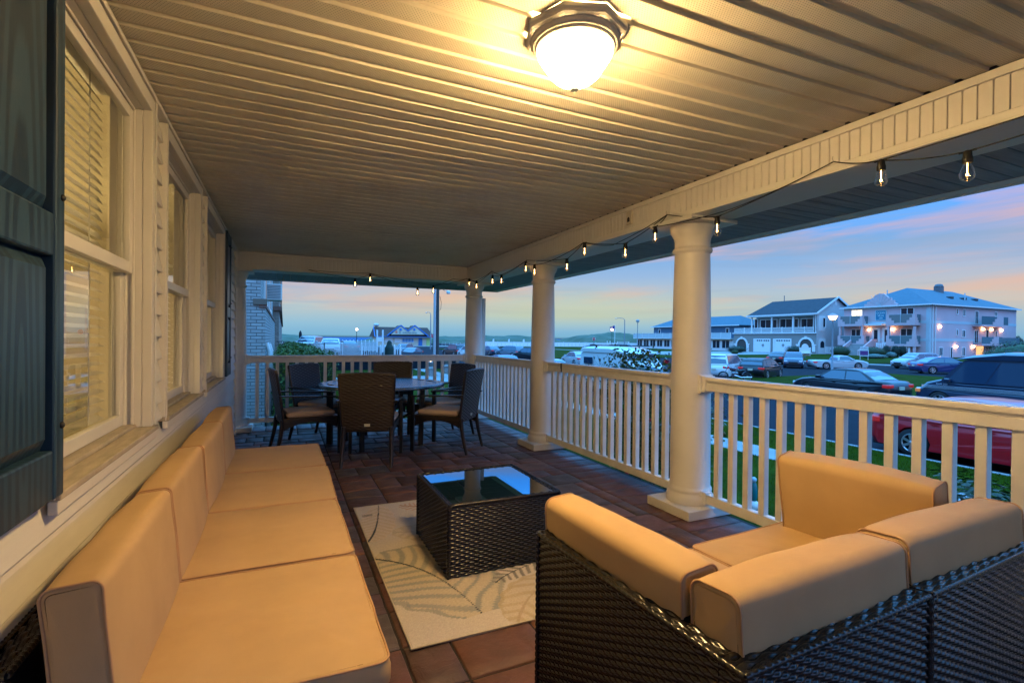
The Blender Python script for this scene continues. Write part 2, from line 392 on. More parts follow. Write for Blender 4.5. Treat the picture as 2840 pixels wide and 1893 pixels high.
def beams():
    # front beam (inner face x=2.70) and end beam (inner face y=7.70), vertical beadboard + trims
    def face(B,axis,a,b,fixed,sgn):
        # beadboard strip in z 2.255..2.40
        pts=[];t=a
        while t<b:
            for d,o in ((0,0),(.0445,0),(.047,.007),(.0505,.007),(.053,0)):
                if t+d<=b: pts.append((t+d,o))
            t+=.0535
        pts.append((b,0)); n=len(pts); v=[]
        for z in (2.256,2.404):
            for t,o in pts:
                v.append((fixed+sgn*o,t,z) if axis=='y' else (t,fixed+sgn*o,z))
        B.add(v,[(i,i+1,n+i+1,n+i) for i in range(n-1)])
    bm_=thing('porch_beam','long cream beadboard beam over the street side columns','beam',(2.87,Y0,2.205))
    B=MB(); face(B,'y',Y0,7.70,2.70,1); B.build('beadboard_face',vinyl,bm_,world=True,recalc=False)
    B=MB(); B.box(2.69,3.03,Y0,8.0,2.4045,2.444); B.box(2.690,3.03,Y0,8.0,2.218,2.2555); B.box(2.675,3.045,Y0,8.02,2.205,2.2175); B.box(2.71,3.03,Y0,8.0,2.256,2.404)
    B.build('beam_trim',vinyl,bm_,bevel=.004,world=True)
    b2=thing('porch_beam','shorter cream beadboard beam across the far end of the porch','beam',(1,7.87,2.205))
    B=MB(); face(B,'x',-.58,2.70,7.70,1); B.build('beadboard_face',vinyl,b2,world=True,recalc=False)
    B=MB(); B.box(-.78,2.689,7.69,8.0,2.4045,2.444); B.box(-.78,2.689,7.69,8.0,2.218,2.2555); B.box(-.78,2.674,7.675,8.02,2.205,2.2175); B.box(-.78,2.689,7.71,8.0,2.256,2.404)
    B.build('beam_trim',vinyl,b2,bevel=.004,world=True)
    # eave soffit outside the beams
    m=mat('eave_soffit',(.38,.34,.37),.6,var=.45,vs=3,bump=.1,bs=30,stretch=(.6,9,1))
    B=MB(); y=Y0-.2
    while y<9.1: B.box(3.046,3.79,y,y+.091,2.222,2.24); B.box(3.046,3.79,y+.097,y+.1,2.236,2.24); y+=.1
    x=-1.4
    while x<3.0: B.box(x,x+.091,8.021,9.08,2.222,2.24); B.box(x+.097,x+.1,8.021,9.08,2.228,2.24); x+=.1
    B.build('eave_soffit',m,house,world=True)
    B=MB(); B.box(3.79,3.82,Y0-.2,9.12,2.205,2.42); B.box(-1.5,3.79,9.081,9.12,2.205,2.42); B.box(3.70,3.789,Y0-.2,9.08,2.216,2.2215)
    B.build('fascia',vinyl,house,bevel=.004,world=True)
beams()
def columns():
    prof=[(.222,.07),(.226,.085),(.226,.11),(.218,.13),(.205,.145),(.203,.155),(.208,.165),(.205,.18),(.196,.19),(.192,.20),(.191,.5),(.187,1.1),(.178,1.6),(.168,1.955),
          (.168,1.965),(.186,1.972),(.190,1.985),(.186,1.998),(.170,2.005),(.168,2.01),(.168,2.06),(.172,2.065),(.172,2.075),(.180,2.09),(.200,2.115),(.212,2.14),(.216,2.16),(.216,2.172)]
    m=mat('column_paint',(.76,.73,.68),.45,var=.12,vs=2.5,bump=.05,bs=12); scuff(m,6,.4)
    c=thing('porch_column','','column',(2.87,2.96,0))
    B=MB(); B.box(-.225,.225,-.225,.225,0,.07); B.build('plinth',m,c,bevel=.006)
    prof=[(r_*.775,z_) for r_,z_ in prof]; B=MB(); B.lathe(prof,56); B.build('shaft',m,c)
    B=MB(); B.box(-.225,.225,-.225,.225,2.173,2.204); B.build('abacus',m,c,bevel=.004)
    c['label']='thick white round column nearest the camera beside the loveseat'; c['group']='round porch columns'
    dup(c,(2.87,5.40,0),0,'middle white round column behind the coffee table on the rail line')
    dup(c,(2.87,7.84,0),0,'white round column at the far street corner of the porch')
    dup(c,(-.61,7.84,0),0,'white round column at the end of the house wall, half hidden by it')
    d=dup(c,(2.87,.52,0),0,'white round column just out of frame at the right')
    d=dup(c,(2.87,-1.92,0),0,'white round column behind the camera')
columns()
def railing(label,p,q,group='white baluster railings'):
    p=Vector(p);q=Vector(q); L=(q-p).length; a=math.atan2((q-p).y,(q-p).x)
    t=thing('porch_railing',label,'railing',(p.x,p.y,0),a,group)
    e=.02
    B=MB(); B.box(e,L-e,-.045,.045,.998,1.030); B.build('top_rail',railw,t,bevel=.006)
    B=MB(); B.box(e,L-e,-.030,.030,.985,.9975); B.box(e,L-e,-.040,.040,.93,.9845); B.build('rail_apron',railw,t,bevel=.003)
    B=MB(); B.box(e,L-e,-.028,.028,.095,.165); B.build('bottom_rail',railw,t,bevel=.004)
    n=int(round((L-.12)/.13)); s=(L-.02)/(n+1)
    for i in range(n):
        x=.01+s*(i+1)
        B=MB(); B.box(x-.022,x+.022,-.022,.022,.1655,.9295); B.build('baluster',railw,t,bevel=.002,bseg=1)
    for x in (0,L):
        sg=1 if x==0 else -1
        for z0,z1,w in ((.905,1.045,.062),(.075,.185,.045)):
            B=MB(); B.box(*sorted((x-sg*.01,x+sg*.018)),-w,w,z0,z1); B.box(*sorted((x+sg*.0185,x+sg*.05)),-w+.01,w-.01,z0+.012,z1-.008); B.build('rail_bracket',railw,t,bevel=.004)
    return t
railing('white railing on the right in front of the red car and black sedan',(2.87,2.818,0),(2.87,.662,0))
railing('white railing between the two nearest columns with a black strap on its top rail',(2.87,5.258,0),(2.87,3.102,0))
railing('white railing between the middle column and the far corner column',(2.87,7.698,0),(2.87,5.542,0))
railing('white railing across the far end of the porch behind the dining set',(-.468,7.84,0),(2.728,7.84,0))
railing('white railing behind the camera',(2.87,.378,0),(2.87,-1.778,0))
B=MB(); B.box(2.823,2.917,4.86,4.875,1.031,1.034); B.box(2.820,2.8235,4.86,4.875,.935,1.034)
B.tube([(2.815,4.867,1.03),(2.812,4.862,.98),(2.814,4.845,.935)],.004,6)
tag(B.build('tie_strap',blackp),'black strap looped over the top rail beside the middle column','strap')
# ---- wall with siding, windows, shutters
WX=-.60
def siding_strip(name,y0,y1,z0,z1,ledges=True):
    B=MB(); e=.112; z=z0
    k=0
    prof=[]
    zz=z1
    rows=[]
    zt=z1
    while zt>z0+.002:
        zb=max(z0,zt-e); rows.append((zb,zt)); zt=zb
    n=0
    for zb,ztp in rows:
        # dutch lap: butt sticks out at the bottom
        v=[];px=[(WX+.005,ztp),(WX+.005,ztp-.018),(WX+.010,ztp-.030),(WX+.026,zb+.006),(WX+.024,zb),(WX+.002,zb)]
        px=[(a,max(b,zb)) for a,b in px]
        for y in (y0,y1):
            for a,b in px: v.append((a,y,b))
        m=len(px); B.add(v,[(i,i+1,m+i+1,m+i) for i in range(m-1)])
        B.add(v,[tuple(range(m)),tuple(range(m,2*m))[::-1]])
    return B
def wall():
    B=MB()
    wins=[(1.735,2.90),(3.14,4.40),(4.64,5.98)]
    B.box(-.74,-.601,Y0,7.55,0,.86); B.box(-.74,-.601,Y0,7.55,2.42,2.52)
    ys=[Y0]+[a for w in wins for a in w]+[7.55]
    for a,b in zip(ys[0::2],ys[1::2]): B.box(-.74,-.601,a,b,.8605,2.4195)
    B.build('wall_sheathing',mat('sheathing',(.5,.48,.45),.8),house,world=True)
    B=siding_strip('s',Y0,7.50,0.02,.864)
    for a,b in ((Y0,1.70),(2.915,3.135),(4.415,4.635),(6.0,7.50)):
        C_=siding_strip('s',a,b,.866,2.41); B.add(C_.v,C_.f)
    B.build('siding',sid,house,world=True)
    B=MB(); B.box(-.605,-.565,7.50,7.56,0,2.41); B.box(-.78,-.60,7.5605,7.60,0,2.41); B.build('corner_trim',vinyl,house,bevel=.003,world=True)
    # end wall return
    B=MB(); B.box(-6,-.78,7.5,7.59,-1.3,2.5); B.build('gable_wall',sid,house,world=True)
wall()
ledgem=mat('sill_wood',(.50,.44,.34),.55,var=.35,vs=7,bump=.25,bs=40,stretch=(6,1,1),bd=.004)
winglass=glassmat('window_glass',(.93,.95,.93),1.15,0,.05)
slatm=mat('blind_slat',(.80,.78,.72),.45,spec=.4)
def make_window(y0,y1):
    z0,z1=.872,2.405
    f=MB(); cw=.062
    # flat casing
    for a,b,c_,d in ((y0,y0+cw,z0,z1),(y1-cw,y1,z0,z1),(y0+cw,y1-cw,z1-cw,z1)): f.box(-.600,-.562,a,b,c_,d)
    f.box(-.562,-.556,y0,y0+.018,z0-.02,z1); f.box(-.562,-.556,y1-.018,y1,z0,z1)
    # jambs
    for a,b in ((y0+cw-.012,y0+cw),(y1-cw,y1-cw+.012)): f.box(-.70,-.601,a,b,z0,z1-cw)
    f.box(-.70,-.601,y0+cw,y1-cw,z1-cw,z1-cw+.012)
    # jamb stops
    for o,x in ((.012,-.628),(.022,-.655)):
        for a,b in ((y0+cw,y0+cw+o),(y1-cw-o,y1-cw)): f.box(x-.012,x,a,b,z0,z1-cw)
        f.box(x-.012,x,y0+cw,y1-cw,z1-cw-o,z1-cw)
    fr=f.build('window',vinyl,house,bevel=.003,world=True)
    s=MB(); s.box(-.70,-.545,y0+.002,y1+.01,z0-.022,z0-.001); s.box(-.70,-.62,y0+cw,y1-cw,z0-.0005,z0+.016); s.build('sill',ledgem,fr,bevel=.004,world=True)
    s=MB(); s.box(-.575,-.552,y0+.004,y1+.012,z0-.06,z0-.0225); s.build('sill_apron',vinyl,fr,bevel=.003,world=True)
    a,b=y0+cw+.022,y1-cw-.022; zm=1.60
    def sash(x0,x1,za,zb,nm):
        t=.045; S_=MB(); S_.box(x0,x1,a,a+t,za,zb); S_.box(x0,x1,b-t,b,za,zb); S_.box(x0,x1,a+t,b-t,za,za+.05); S_.box(x0,x1,a+t,b-t,zb-t,zb)
        S_.box(x0-.006,x0,a+t,a+t+.012,za+.05,zb-t); S_.box(x0-.006,x0,b-t-.012,b-t,za+.05,zb-t)
        so=S_.build('sash',vinyl,fr,bevel=.003,world=True)
    sash(-.658,-.632,zm-.02,z1-cw-.02,'u'); sash(-.690,-.664,z0+.017,zm+.025,'l')
    for xx,za,zb in ((-.648,zm+.03,z1-cw-.065),(-.680,z0+.067,zm-.02)):
        g=MB(); g.quad((xx,a+.045,za),(xx,b-.045,za),(xx,b-.045,zb),(xx,a+.045,zb)); g.build('glass',winglass,fr,world=True,recalc=False)
    # screen track + latch
    # blinds
    bl=MB(); z=z0+.05
    while z<z1-.01:
        tilt=-R(62 if z>1.62 else (14+26*abs((z-1.15)/.5)))
        c_,s_=math.cos(tilt)*.023,math.sin(tilt)*.023
        n=12
        for i in range(1):
            bl.add([(-.775-c_,a-.09,z-s_),(-.775,a-.09,z+.003),(-.775+c_,a-.09,z+s_),(-.775-c_,b+.09,z-s_),(-.775,b+.09,z+.003),(-.775+c_,b+.09,z+s_)],[(0,1,4,3),(1,2,5,4)])
        z+=.0415
    bl.box(-.80,-.745,a-.09,b+.09,z1+.0,z1+.04)
    for yy in (a+.18,(a+b)/2,b-.18): bl.box(-.7405,-.7390,yy-.008,yy+.008,z0+.05,z1)
    bo=bl.build('blind',slatm,fr,world=True,recalc=False); 
    return fr
make_window(1.735,2.90); make_window(3.14,4.40); make_window(4.64,5.98)
# room behind
B=MB(); B.box(-3.2,-3.15,Y0,7.4,0,2.5); B.box(-3.15,-.745,Y0,7.4,0,.02); B.box(-3.15,-.745,Y0,7.4,2.44,2.5); B.box(-3.15,-.745,7.4,7.45,0,2.5); B.box(-3.15,-.745,Y0-.05,Y0,0,2.5)
B.build('room_wall',mat('room_paint',(.55,.50,.36),.8),house,world=True)
for k,yy in enumerate((2.2,5.0)):
    rl=thing('room_lamp',['lit lamp inside the house behind the nearest window blinds','lit lamp inside the house behind the farther window blinds'][k],'lamp',(-2.0,yy,1.2)); B=MB(); B.lathe([(.10,-1.18),(.02,-1.1),(.02,0)],12); B.build('stand',blackm,rl); B=MB(); B.lathe([(.20,0),(.13,.28)],20,cap=False); B.build('lamp_shade',emis('shade_glow',(1,.70,.30),30),rl)
def shutter(y0,y1,label):
    B=MB(); x0,x1=-.598+.02,-.535; z0,z1=.872,2.40; st=.06
    s=MB(); s.box(x0,x1,y0,y0+st,z0,z1); s.box(x0,x1,y1-st,y1,z0,z1)
    for a,b in ((z0,z0+.13),(1.50,1.61),(z1-.1,z1)): s.box(x0,x1-.003,y0+st,y1-st,a,b)
    o=s.build('shutter',shut,house,bevel=.006,world=True); o['label']=label
    for a,b in ((z0+.13,1.50),(1.61,z1-.1)):
        p=MB(); p.box(x0,x0+.012,y0+st,y1-st,a,b)
        i=.035; x=x0+.0125; Y_,Z_=(y0+st,y1-st),(a,b)
        v=[(x,Y_[0],Z_[0]),(x,Y_[1],Z_[0]),(x,Y_[1],Z_[1]),(x,Y_[0],Z_[1]),(x+.022,Y_[0]+i,Z_[0]+i),(x+.022,Y_[1]-i,Z_[0]+i),(x+.022,Y_[1]-i,Z_[1]-i),(x+.022,Y_[0]+i,Z_[1]-i)]
        p.add(v,[(4,5,6,7),(0,1,5,4),(1,2,6,5),(2,3,7,6),(3,0,4,7)])
        p.build('panel',shut,o,world=True)
    p=MB()
    for zz in (1.06,1.66,2.28):
        p.M=Matrix.Translation((x1,y1-.022,zz))@Matrix.Rotation(R(90),4,'Y'); p.lathe([(.009,0),(.009,.004),(.005,.007),(.001,.008)],12); p.M=Matrix()
    p.build('shutter_screw',blackp,o,world=True)
shutter(1.29,1.725,'dark blue green panel shutter in the near left corner'); shutter(6.0,6.42,'dark shutter beyond the farthest window')
# ---- ceiling lamp
lampc=(.99,1.63)
L=thing('ceiling_lamp','white flush ceiling lamp with lit glass bowl on an octagonal base','ceiling lamp',(lampc[0],lampc[1],2.445))
lm=mat('lamp_base_paint',(.82,.79,.73),.42,bump=.04,bs=80)
def octa(B,prof):
    n=8; v=[]
    for r,z in prof:
        for k in range(n): a=2*pi*k/n+R(2); v.append((.92*r*math.cos(a),.92*r*math.sin(a),z))
    B.add(v,[(i*n+k,i*n+(k+1)%n,(i+1)*n+(k+1)%n,(i+1)*n+k) for i in range(len(prof)-1) for k in range(n)])
B=MB(); octa(B,[(.212,.0),(.212,-.012),(.205,-.018),(.205,-.026),(.196,-.032),(.19,-.034),(.185,-.032),(.178,-.036)])
B.lathe([(r_*.92,z_) for r_,z_ in [(.180,-.030),(.176,-.040),(.170,-.052),(.163,-.052),(.160,-.060),(.156,-.064),(.150,-.062)]],48,cap=False); B.build('base',lm,L)
glob=emis('lamp_glass_lit',(1.0,.64,.25),108)
def bowl_grad():
    nt=glob.node_tree; e=[n for n in nt.nodes if n.type=='EMISSION'][0]; tc=N(nt,'TexCoord'); sp=N(nt,'SeparateXYZ',ins={0:tc.outputs['Object']})
    nt.links.new(mth(nt,'MULTIPLY',ramp(nt,mth(nt,'MULTIPLY',sp.outputs[2],-5.0),[(.28,.12),(.60,.75),(.95,1)]),222.0),e.inputs[1])
bowl_grad()
B=MB(); B.lathe([(r_*.92,z_) for r_,z_ in [(.148,-.050),(.152,-.060),(.1535,-.070),(.152,-.080),(.138,-.100),(.130,-.112),(.118,-.128),(.103,-.150),(.080,-.170),(.05,-.184),(.02,-.189),(.001,-.190)]],48,cap=False); g=B.build('glass_bowl',glob,L)
B=MB(); B.lathe([(r_*.92,z_) for r_,z_ in [(.022,-.184),(.024,-.190),(.018,-.196),(.021,-.204),(.016,-.212),(.004,-.216),(.001,-.216)]],20,cap=False); B.build('finial',lm,L)
# ---- sensor box on beam
B=MB(); B.box(2.675,2.699,3.465,3.535,2.285,2.40); 
sb=tag(B.build('sensor_box',mat('cream_plastic',(.6,.55,.45),.5),bevel=.006),'small cream sensor box with a dark window mounted on the long beam','sensor box')
B=MB(); B.prism([(3.485,2.305),(3.515,2.305),(3.515,2.335),(3.5,2.348),(3.485,2.335)],'x',2.671,2.6745); B.build('sensor_window',blackp,sb)
# ---- string lights
def strings():
    st=thing('string_lights','black cord of small glowing edison bulbs looped along the beams','string lights',(2.64,3.0,2.24))
    glassb=glassmat('bulb_glass',(.95,.97,1),.7,0,.07); fil=emis('filament',(1,.48,.12),38)
    hooks=[(2.672,1.74,2.262),(2.672,3.02,2.262),(2.672,4.20,2.250),(2.672,5.46,2.250),(2.672,6.58,2.250),(2.66,7.60,2.247),(1.16,7.672,2.25),(.315,7.672,2.245)]
    B=MB()
    for h in hooks: B.tube([Vector(h)+Vector((.02,0,.0)),Vector(h)+Vector((-.005,0,0)),Vector(h)+Vector((-.012,0,.012)),Vector(h)+Vector((-.008,0,.026))],.0018,5)
    B.build('hook',mat('hook_metal',(.4,.4,.4),.35,metal=1),st,world=True)
    # strand A (lights) and strand B (second run)
    bulbs=[(2.63,1.143,2.11),(2.63,1.481,2.18),(2.64,2.50,2.13),(2.64,3.118,2.185),(2.64,3.493,2.118),(2.65,4.147,2.235),(2.64,4.462,2.123),(2.64,5.193,2.158),(2.65,5.444,2.225),(2.64,6.16,2.15),(2.64,6.477,2.175),
           (2.65,7.14,2.17),(2.64,7.44,2.23),(2.123,7.65,2.12),(1.873,7.65,2.075),(1.163,7.66,2.24),(.948,7.65,2.155)]
    def cat(p,q,sag,n=14):
        p=Vector(p);q=Vector(q); return [p.lerp(q,i/n)-Vector((0,0,sag*4*(i/n)*(1-i/n))) for i in range(n+1)]
    runs=[]
    A=[(2.63,-.2,2.2),bulbs[0],bulbs[1],hooks[0],bulbs[2],hooks[1],bulbs[4],hooks[2],bulbs[6],hooks[3],bulbs[9],hooks[4],bulbs[11],hooks[5],(2.45,7.66,2.242),bulbs[13],hooks[6],hooks[7]]
    Bq=[(2.63,-.2,2.24),bulbs[1],hooks[0],(2.66,2.4,2.16),bulbs[3],hooks[1],(2.66,3.7,2.14),bulbs[5],hooks[2],(2.66,4.8,2.16),bulbs[7],bulbs[8],hooks[3],(2.66,6.1,2.15),bulbs[10],hooks[4],(2.66,7.1,2.14),bulbs[12],hooks[5],(2.2,7.66,2.13),bulbs[14],bulbs[15],bulbs[16],hooks[7]]
    B=MB()
    for seq in (A,Bq):
        path=[]
        for p,q in zip(seq[:-1],seq[1:]): path+=cat(p,q,.012)[:-1]
        path.append(Vector(seq[-1])); B.tube(path,.0032,6)
    B.build('cord',blackp,st,world=True)
    for i,b in enumerate(bulbs):

        s=MB(); s.lathe([(.008,.004),(.015,0),(.016,-.02),(.019,-.03),(.019,-.048),(.017,-.05)],14); s.tube([(0,-.03,.0),(0,.03,.0)],.0045,6)
        tlt=(noise.noise(Vector((i,1,1)))*.35,noise.noise(Vector((i,5,1)))*.35)
        so=s.build('socket',blackp,st); so.location=Vector(b)-st.location; so.rotation_euler=(tlt[0],tlt[1],0)
        g=MB(); g.lathe([(.013,-.05),(.015,-.06),(.022,-.078),(.0275,-.095),(.028,-.105),(.022,-.118),(.010,-.125),(.001,-.127)],20,cap=False); g.build('bulb',glassb,so)
        g=MB(); g.sphere((0,0,-.098),.0048 if i!=12 else .002,8,6); g.tube([(0,0,-.05),(0,0,-.092)],.0012,5); fo=g.build('filament',fil,so)

strings()
# ================================================================ FURNITURE
def weave(O,U,V,w,h,su=.027,rv=.0122,A=.0044,B=.0056,bend=None,phase=0,su_s=6):
    O,U,V=[np.array(a,float) for a in (O,U,V)]; Nn=np.cross(U,V); Nn/=np.linalg.norm(Nn)
    nu=int(round(w/su))*su_s//2+1; rows=max(1,int(round(h/rv)))
    u=np.linspace(0,w,nu); us=w/max(1,round(w/su))
    fr=np.array([.04,.28,.72,.96]); v=((np.arange(rows)[:,None]+fr[None])*(h/rows)).ravel(); row=np.repeat(np.arange(rows),4); fv=np.tile(fr,rows)
    prof=np.sqrt(np.clip(1-(2*fv-1)**2,0,1))
    Z=A*np.cos(pi*u[None]/us+pi*(row[:,None]%2)+phase)+B*prof[:,None]-B
    edge=np.minimum(1,np.minimum(u,w-u)/.006)[None]; Z=Z*edge
    P=O+U*u[None,:,None]+V*v[:,None,None]+Nn*Z[:,:,None]
    if bend is not None: P=bend(P,u,v,w,h)
    nv=len(v); idx=np.arange(nv*nu).reshape(nv,nu)
    F=np.stack([idx[:-1,:-1],idx[:-1,1:],idx[1:,1:],idx[1:,:-1]],-1).reshape(-1,4)
    return P.reshape(-1,3),F
def wmesh(name,parts,m,parent):
    V,F=joinnp(parts); return npmesh(name,V,F,m,parent,True)
def wrapped_edge(B,p,q,r=.011,turn=.017):
    p=Vector(p);q=Vector(q); n=max(2,int((q-p).length/turn*3)); B.tube([p.lerp(q,i/n) for i in range(n+1)],[r*(1.0+(.12 if i%3 else -.22)) for i in range(n+1)],8)
def cushion(name,sx,sy,sz,M,parent,mtl=tan,puff=.014,seed=0,pipe=True,rc=.032,re=.011,lab=None):
    hx,hy,hz=sx/2,sy/2,sz/2; per=[]
    def seg(cx,cy,a0):
        for k in range(6):
            a=a0+pi/2*k/5; per.append((cx+rc*math.cos(a),cy+rc*math.sin(a),math.cos(a),math.sin(a)))
    def line(p,q,nx,ny,n):
        for k in range(1,n): t=k/n; per.append((p[0]+(q[0]-p[0])*t,p[1]+(q[1]-p[1])*t,nx,ny))
    nx_,ny_=max(4,int(sx/.035)),max(4,int(sy/.035))
    seg(hx-rc,hy-rc,0); line((hx-rc,hy),(-hx+rc,hy),0,1,nx_); seg(-hx+rc,hy-rc,pi/2); line((-hx,hy-rc),(-hx,-hy+rc),-1,0,ny_)
    seg(-hx+rc,-hy+rc,pi); line((-hx+rc,-hy),(hx-rc,-hy),0,-1,nx_); seg(hx-rc,-hy+rc,1.5*pi); line((hx,-hy+rc),(hx,hy-rc),1,0,ny_)
    K=len(per); B=MB(M)
    def wr(x,y,z,a=.0022,f=9): return noise.noise(Vector((x*f+seed*7,y*f,z*f)))*a
    def crease(x,y,ex):  # radial puckers near the edge
        t=math.atan2(y/hy,x/hx); return math.sin((x-y)*70+5*noise.noise(Vector((x*6,y*6,seed))))*.0026*ex
    ns=max(4,int(sz/.045)); blg=.006 if sz<.2 else .010
    prof=[(re,-hz),(re*.3,-hz+re*.3)]+[(-blg*(1-abs(-1+2*i/ns)**3),(-hz+re)*(1-2*i/ns)) for i in range(ns+1)]+[(re*.3,hz-re*.3),(re,hz)]
    vs=[]
    for ins,z in prof:
        for (x,y,nx,ny) in per:
            d=wr(x,y,z,.004,7)+(wr(x,y,z,.006,3.5)+math.sin(x*55+y*75+z*20)*.0022*max(0,abs(z)/hz-.72)/.28*(1 if ins<0 else 0) if sz>.2 else 0); vs.append((x-nx*(ins-d*.7),y-ny*(ins-d*.7),z+wr(x,y,z+3,.0025,6)))
    n=len(prof); fs=[(i*K+k,i*K+(k+1)%K,(i+1)*K+(k+1)%K,(i+1)*K+k) for i in range(n-1) for k in range(K)]
    B.add(vs,fs,True)
    for sgn in (1,-1):
        rings=[1,.94,.87,.78,.66,.5,.32,.15]; vs2=[]
        for s in rings:
            for (x,y,nx,ny) in per:
                px,py=(x-nx*re)*s,(y-ny*re)*s; ex=max(0,(s-.6)/.4)*(1 if s<1 else 0)
                z=sgn*(hz+puff*(1-s**2.6)+(wr(px,py,sgn*5,.011,3.2)+wr(px,py,sgn*5,.0038,10))*(1-s**6)+crease(px,py,ex)*.9)
                if s==1: z=sgn*hz+wr(x,y,sgn*hz+3,.0025,6)
                vs2.append((px,py,z))
        vs2.append((0,0,sgn*(hz+puff+wr(0,0,sgn*5,.007,3.2))))
        fs=[(i*K+k,i*K+(k+1)%K,(i+1)*K+(k+1)%K,(i+1)*K+k) for i in range(len(rings)-1) for k in range(K)]
        c=len(rings)*K; fs+=[((len(rings)-1)*K+k,(len(rings)-1)*K+(k+1)%K,c) for k in range(K)]
        B.add(vs2,fs,True)
    o=B.build(name,mtl,parent)
    bm=bmesh.new(); bm.from_mesh(o.data); bmesh.ops.remove_doubles(bm,verts=bm.verts,dist=.0004); bmesh.ops.recalc_face_normals(bm,faces=bm.faces); bm.to_mesh(o.data); bm.free()
    if pipe:
        for z in (-hz+re*.35,hz-re*.35):
            B=MB(M)
            B.tube([(x-nx*(re*.1-(wr(x,y,z,.004,7)+(wr(x,y,z,.006,3.5) if sz>.2 else 0))*.7),y-ny*(re*.1-(wr(x,y,z,.004,7)+(wr(x,y,z,.006,3.5) if sz>.2 else 0))*.7),z+wr(x,y,z+3,.0025,6)+(0.001 if z>0 else -.001)) for x,y,nx,ny in per],.0036,6,closed=True)
            B.build('piping',tanp,o)
    return o
T=Matrix.Translation
def Rx(a): return Matrix.Rotation(a,4,'X')
def Ry(a): return Matrix.Rotation(a,4,'Y')
def Rz(a): return Matrix.Rotation(a,4,'Z')
# ---- long wall sofa: four armless modules. local: x 0 (wall side)..0.85 (front), y 0..w
def sofa_module(label,y,w,seed,rz=0,lean=8):
    t=thing('sofa_module',label,'outdoor sofa',(-.585,y,0),rz,'tan cushioned wicker sofa modules along the house wall')
    D=.80; H=.315
    parts=[weave((0,w,.03),(0,-1,0),(0,0,1),w,.55),weave((0,0,.03),(1,0,0),(0,0,1),D,H-.03),weave((D,w,.03),(-1,0,0),(0,0,1),D,H-.03),weave((D,0,.03),(0,1,0),(0,0,1),w,H-.03),
           weave((0,0,.30),(1,0,0),(0,0,1),.06,.28),weave((.06,w,.30),(-1,0,0),(0,0,1),.06,.28),weave((0,0,.585),(0,1,0),(-1,0,0),w,.065,su=.03,rv=.02)]
    V,F=joinnp(parts[:6]); 
    fr=npmesh('wicker_frame',V,F,wick,t)
    V2,F2=weave((.062,0,.585),(0,1,0),(-1,0,0),w,.064,su=.03,rv=.016); npmesh('wicker_rim',V2,F2,wick,t)
    B=MB(); B.box(.008,D-.008,.008,w-.008,.02,H); B.box(.008,.055,.008,w-.008,H,.57)
    for px in (.05,D-.05):
        for py in (.05,w-.05): B.lathe([(.018,0),(.018,.03)],10,(px,py,0))
    B.build('inner_frame',blackm,t)
    B=MB()
    for a,b in (((0,0,.02),(0,0,.585)),((0,w,.02),(0,w,.585)),((0,0,.585),(0,w,.585)),((D,0,.02),(D,0,H)),((D,w,.02),(D,w,H)),((D,0,H),(D,w,H)),((0,0,H),(D,0,H)),((0,0,.585),(.062,0,.585)),((.062,0,.585),(.062,w,.585))): wrapped_edge(B,a,b,.009)
    B.build('wicker_edge',wick,t)
    cushion('seat_cushion',.70,w-.012,.095,T((.51,w/2,H+.052)),t,seed=seed,puff=.012)
    M=T((.182,w/2,H+.250))@Ry(R(-lean*.6))@Ry(R(90))
    cushion('back_cushion',.375,.112,w-.010,M@Rx(R(90))@Matrix.Identity(4),t,seed=seed+10,puff=.006,rc=.024)
    return t
sofa_module('nearest wicker sofa module with big tan cushions beside the dark shutter',1.385,.755,1)
sofa_module('second wicker sofa module from the camera under the first window',2.145,.762,2,rz=R(.3))
sofa_module('third wicker sofa module from the camera under the second window',2.912,.775,3,rz=R(-.4),lean=6)
sofa_module('farthest wicker sofa module next to the dining chairs',3.692,.775,4,rz=R(.5),lean=7)
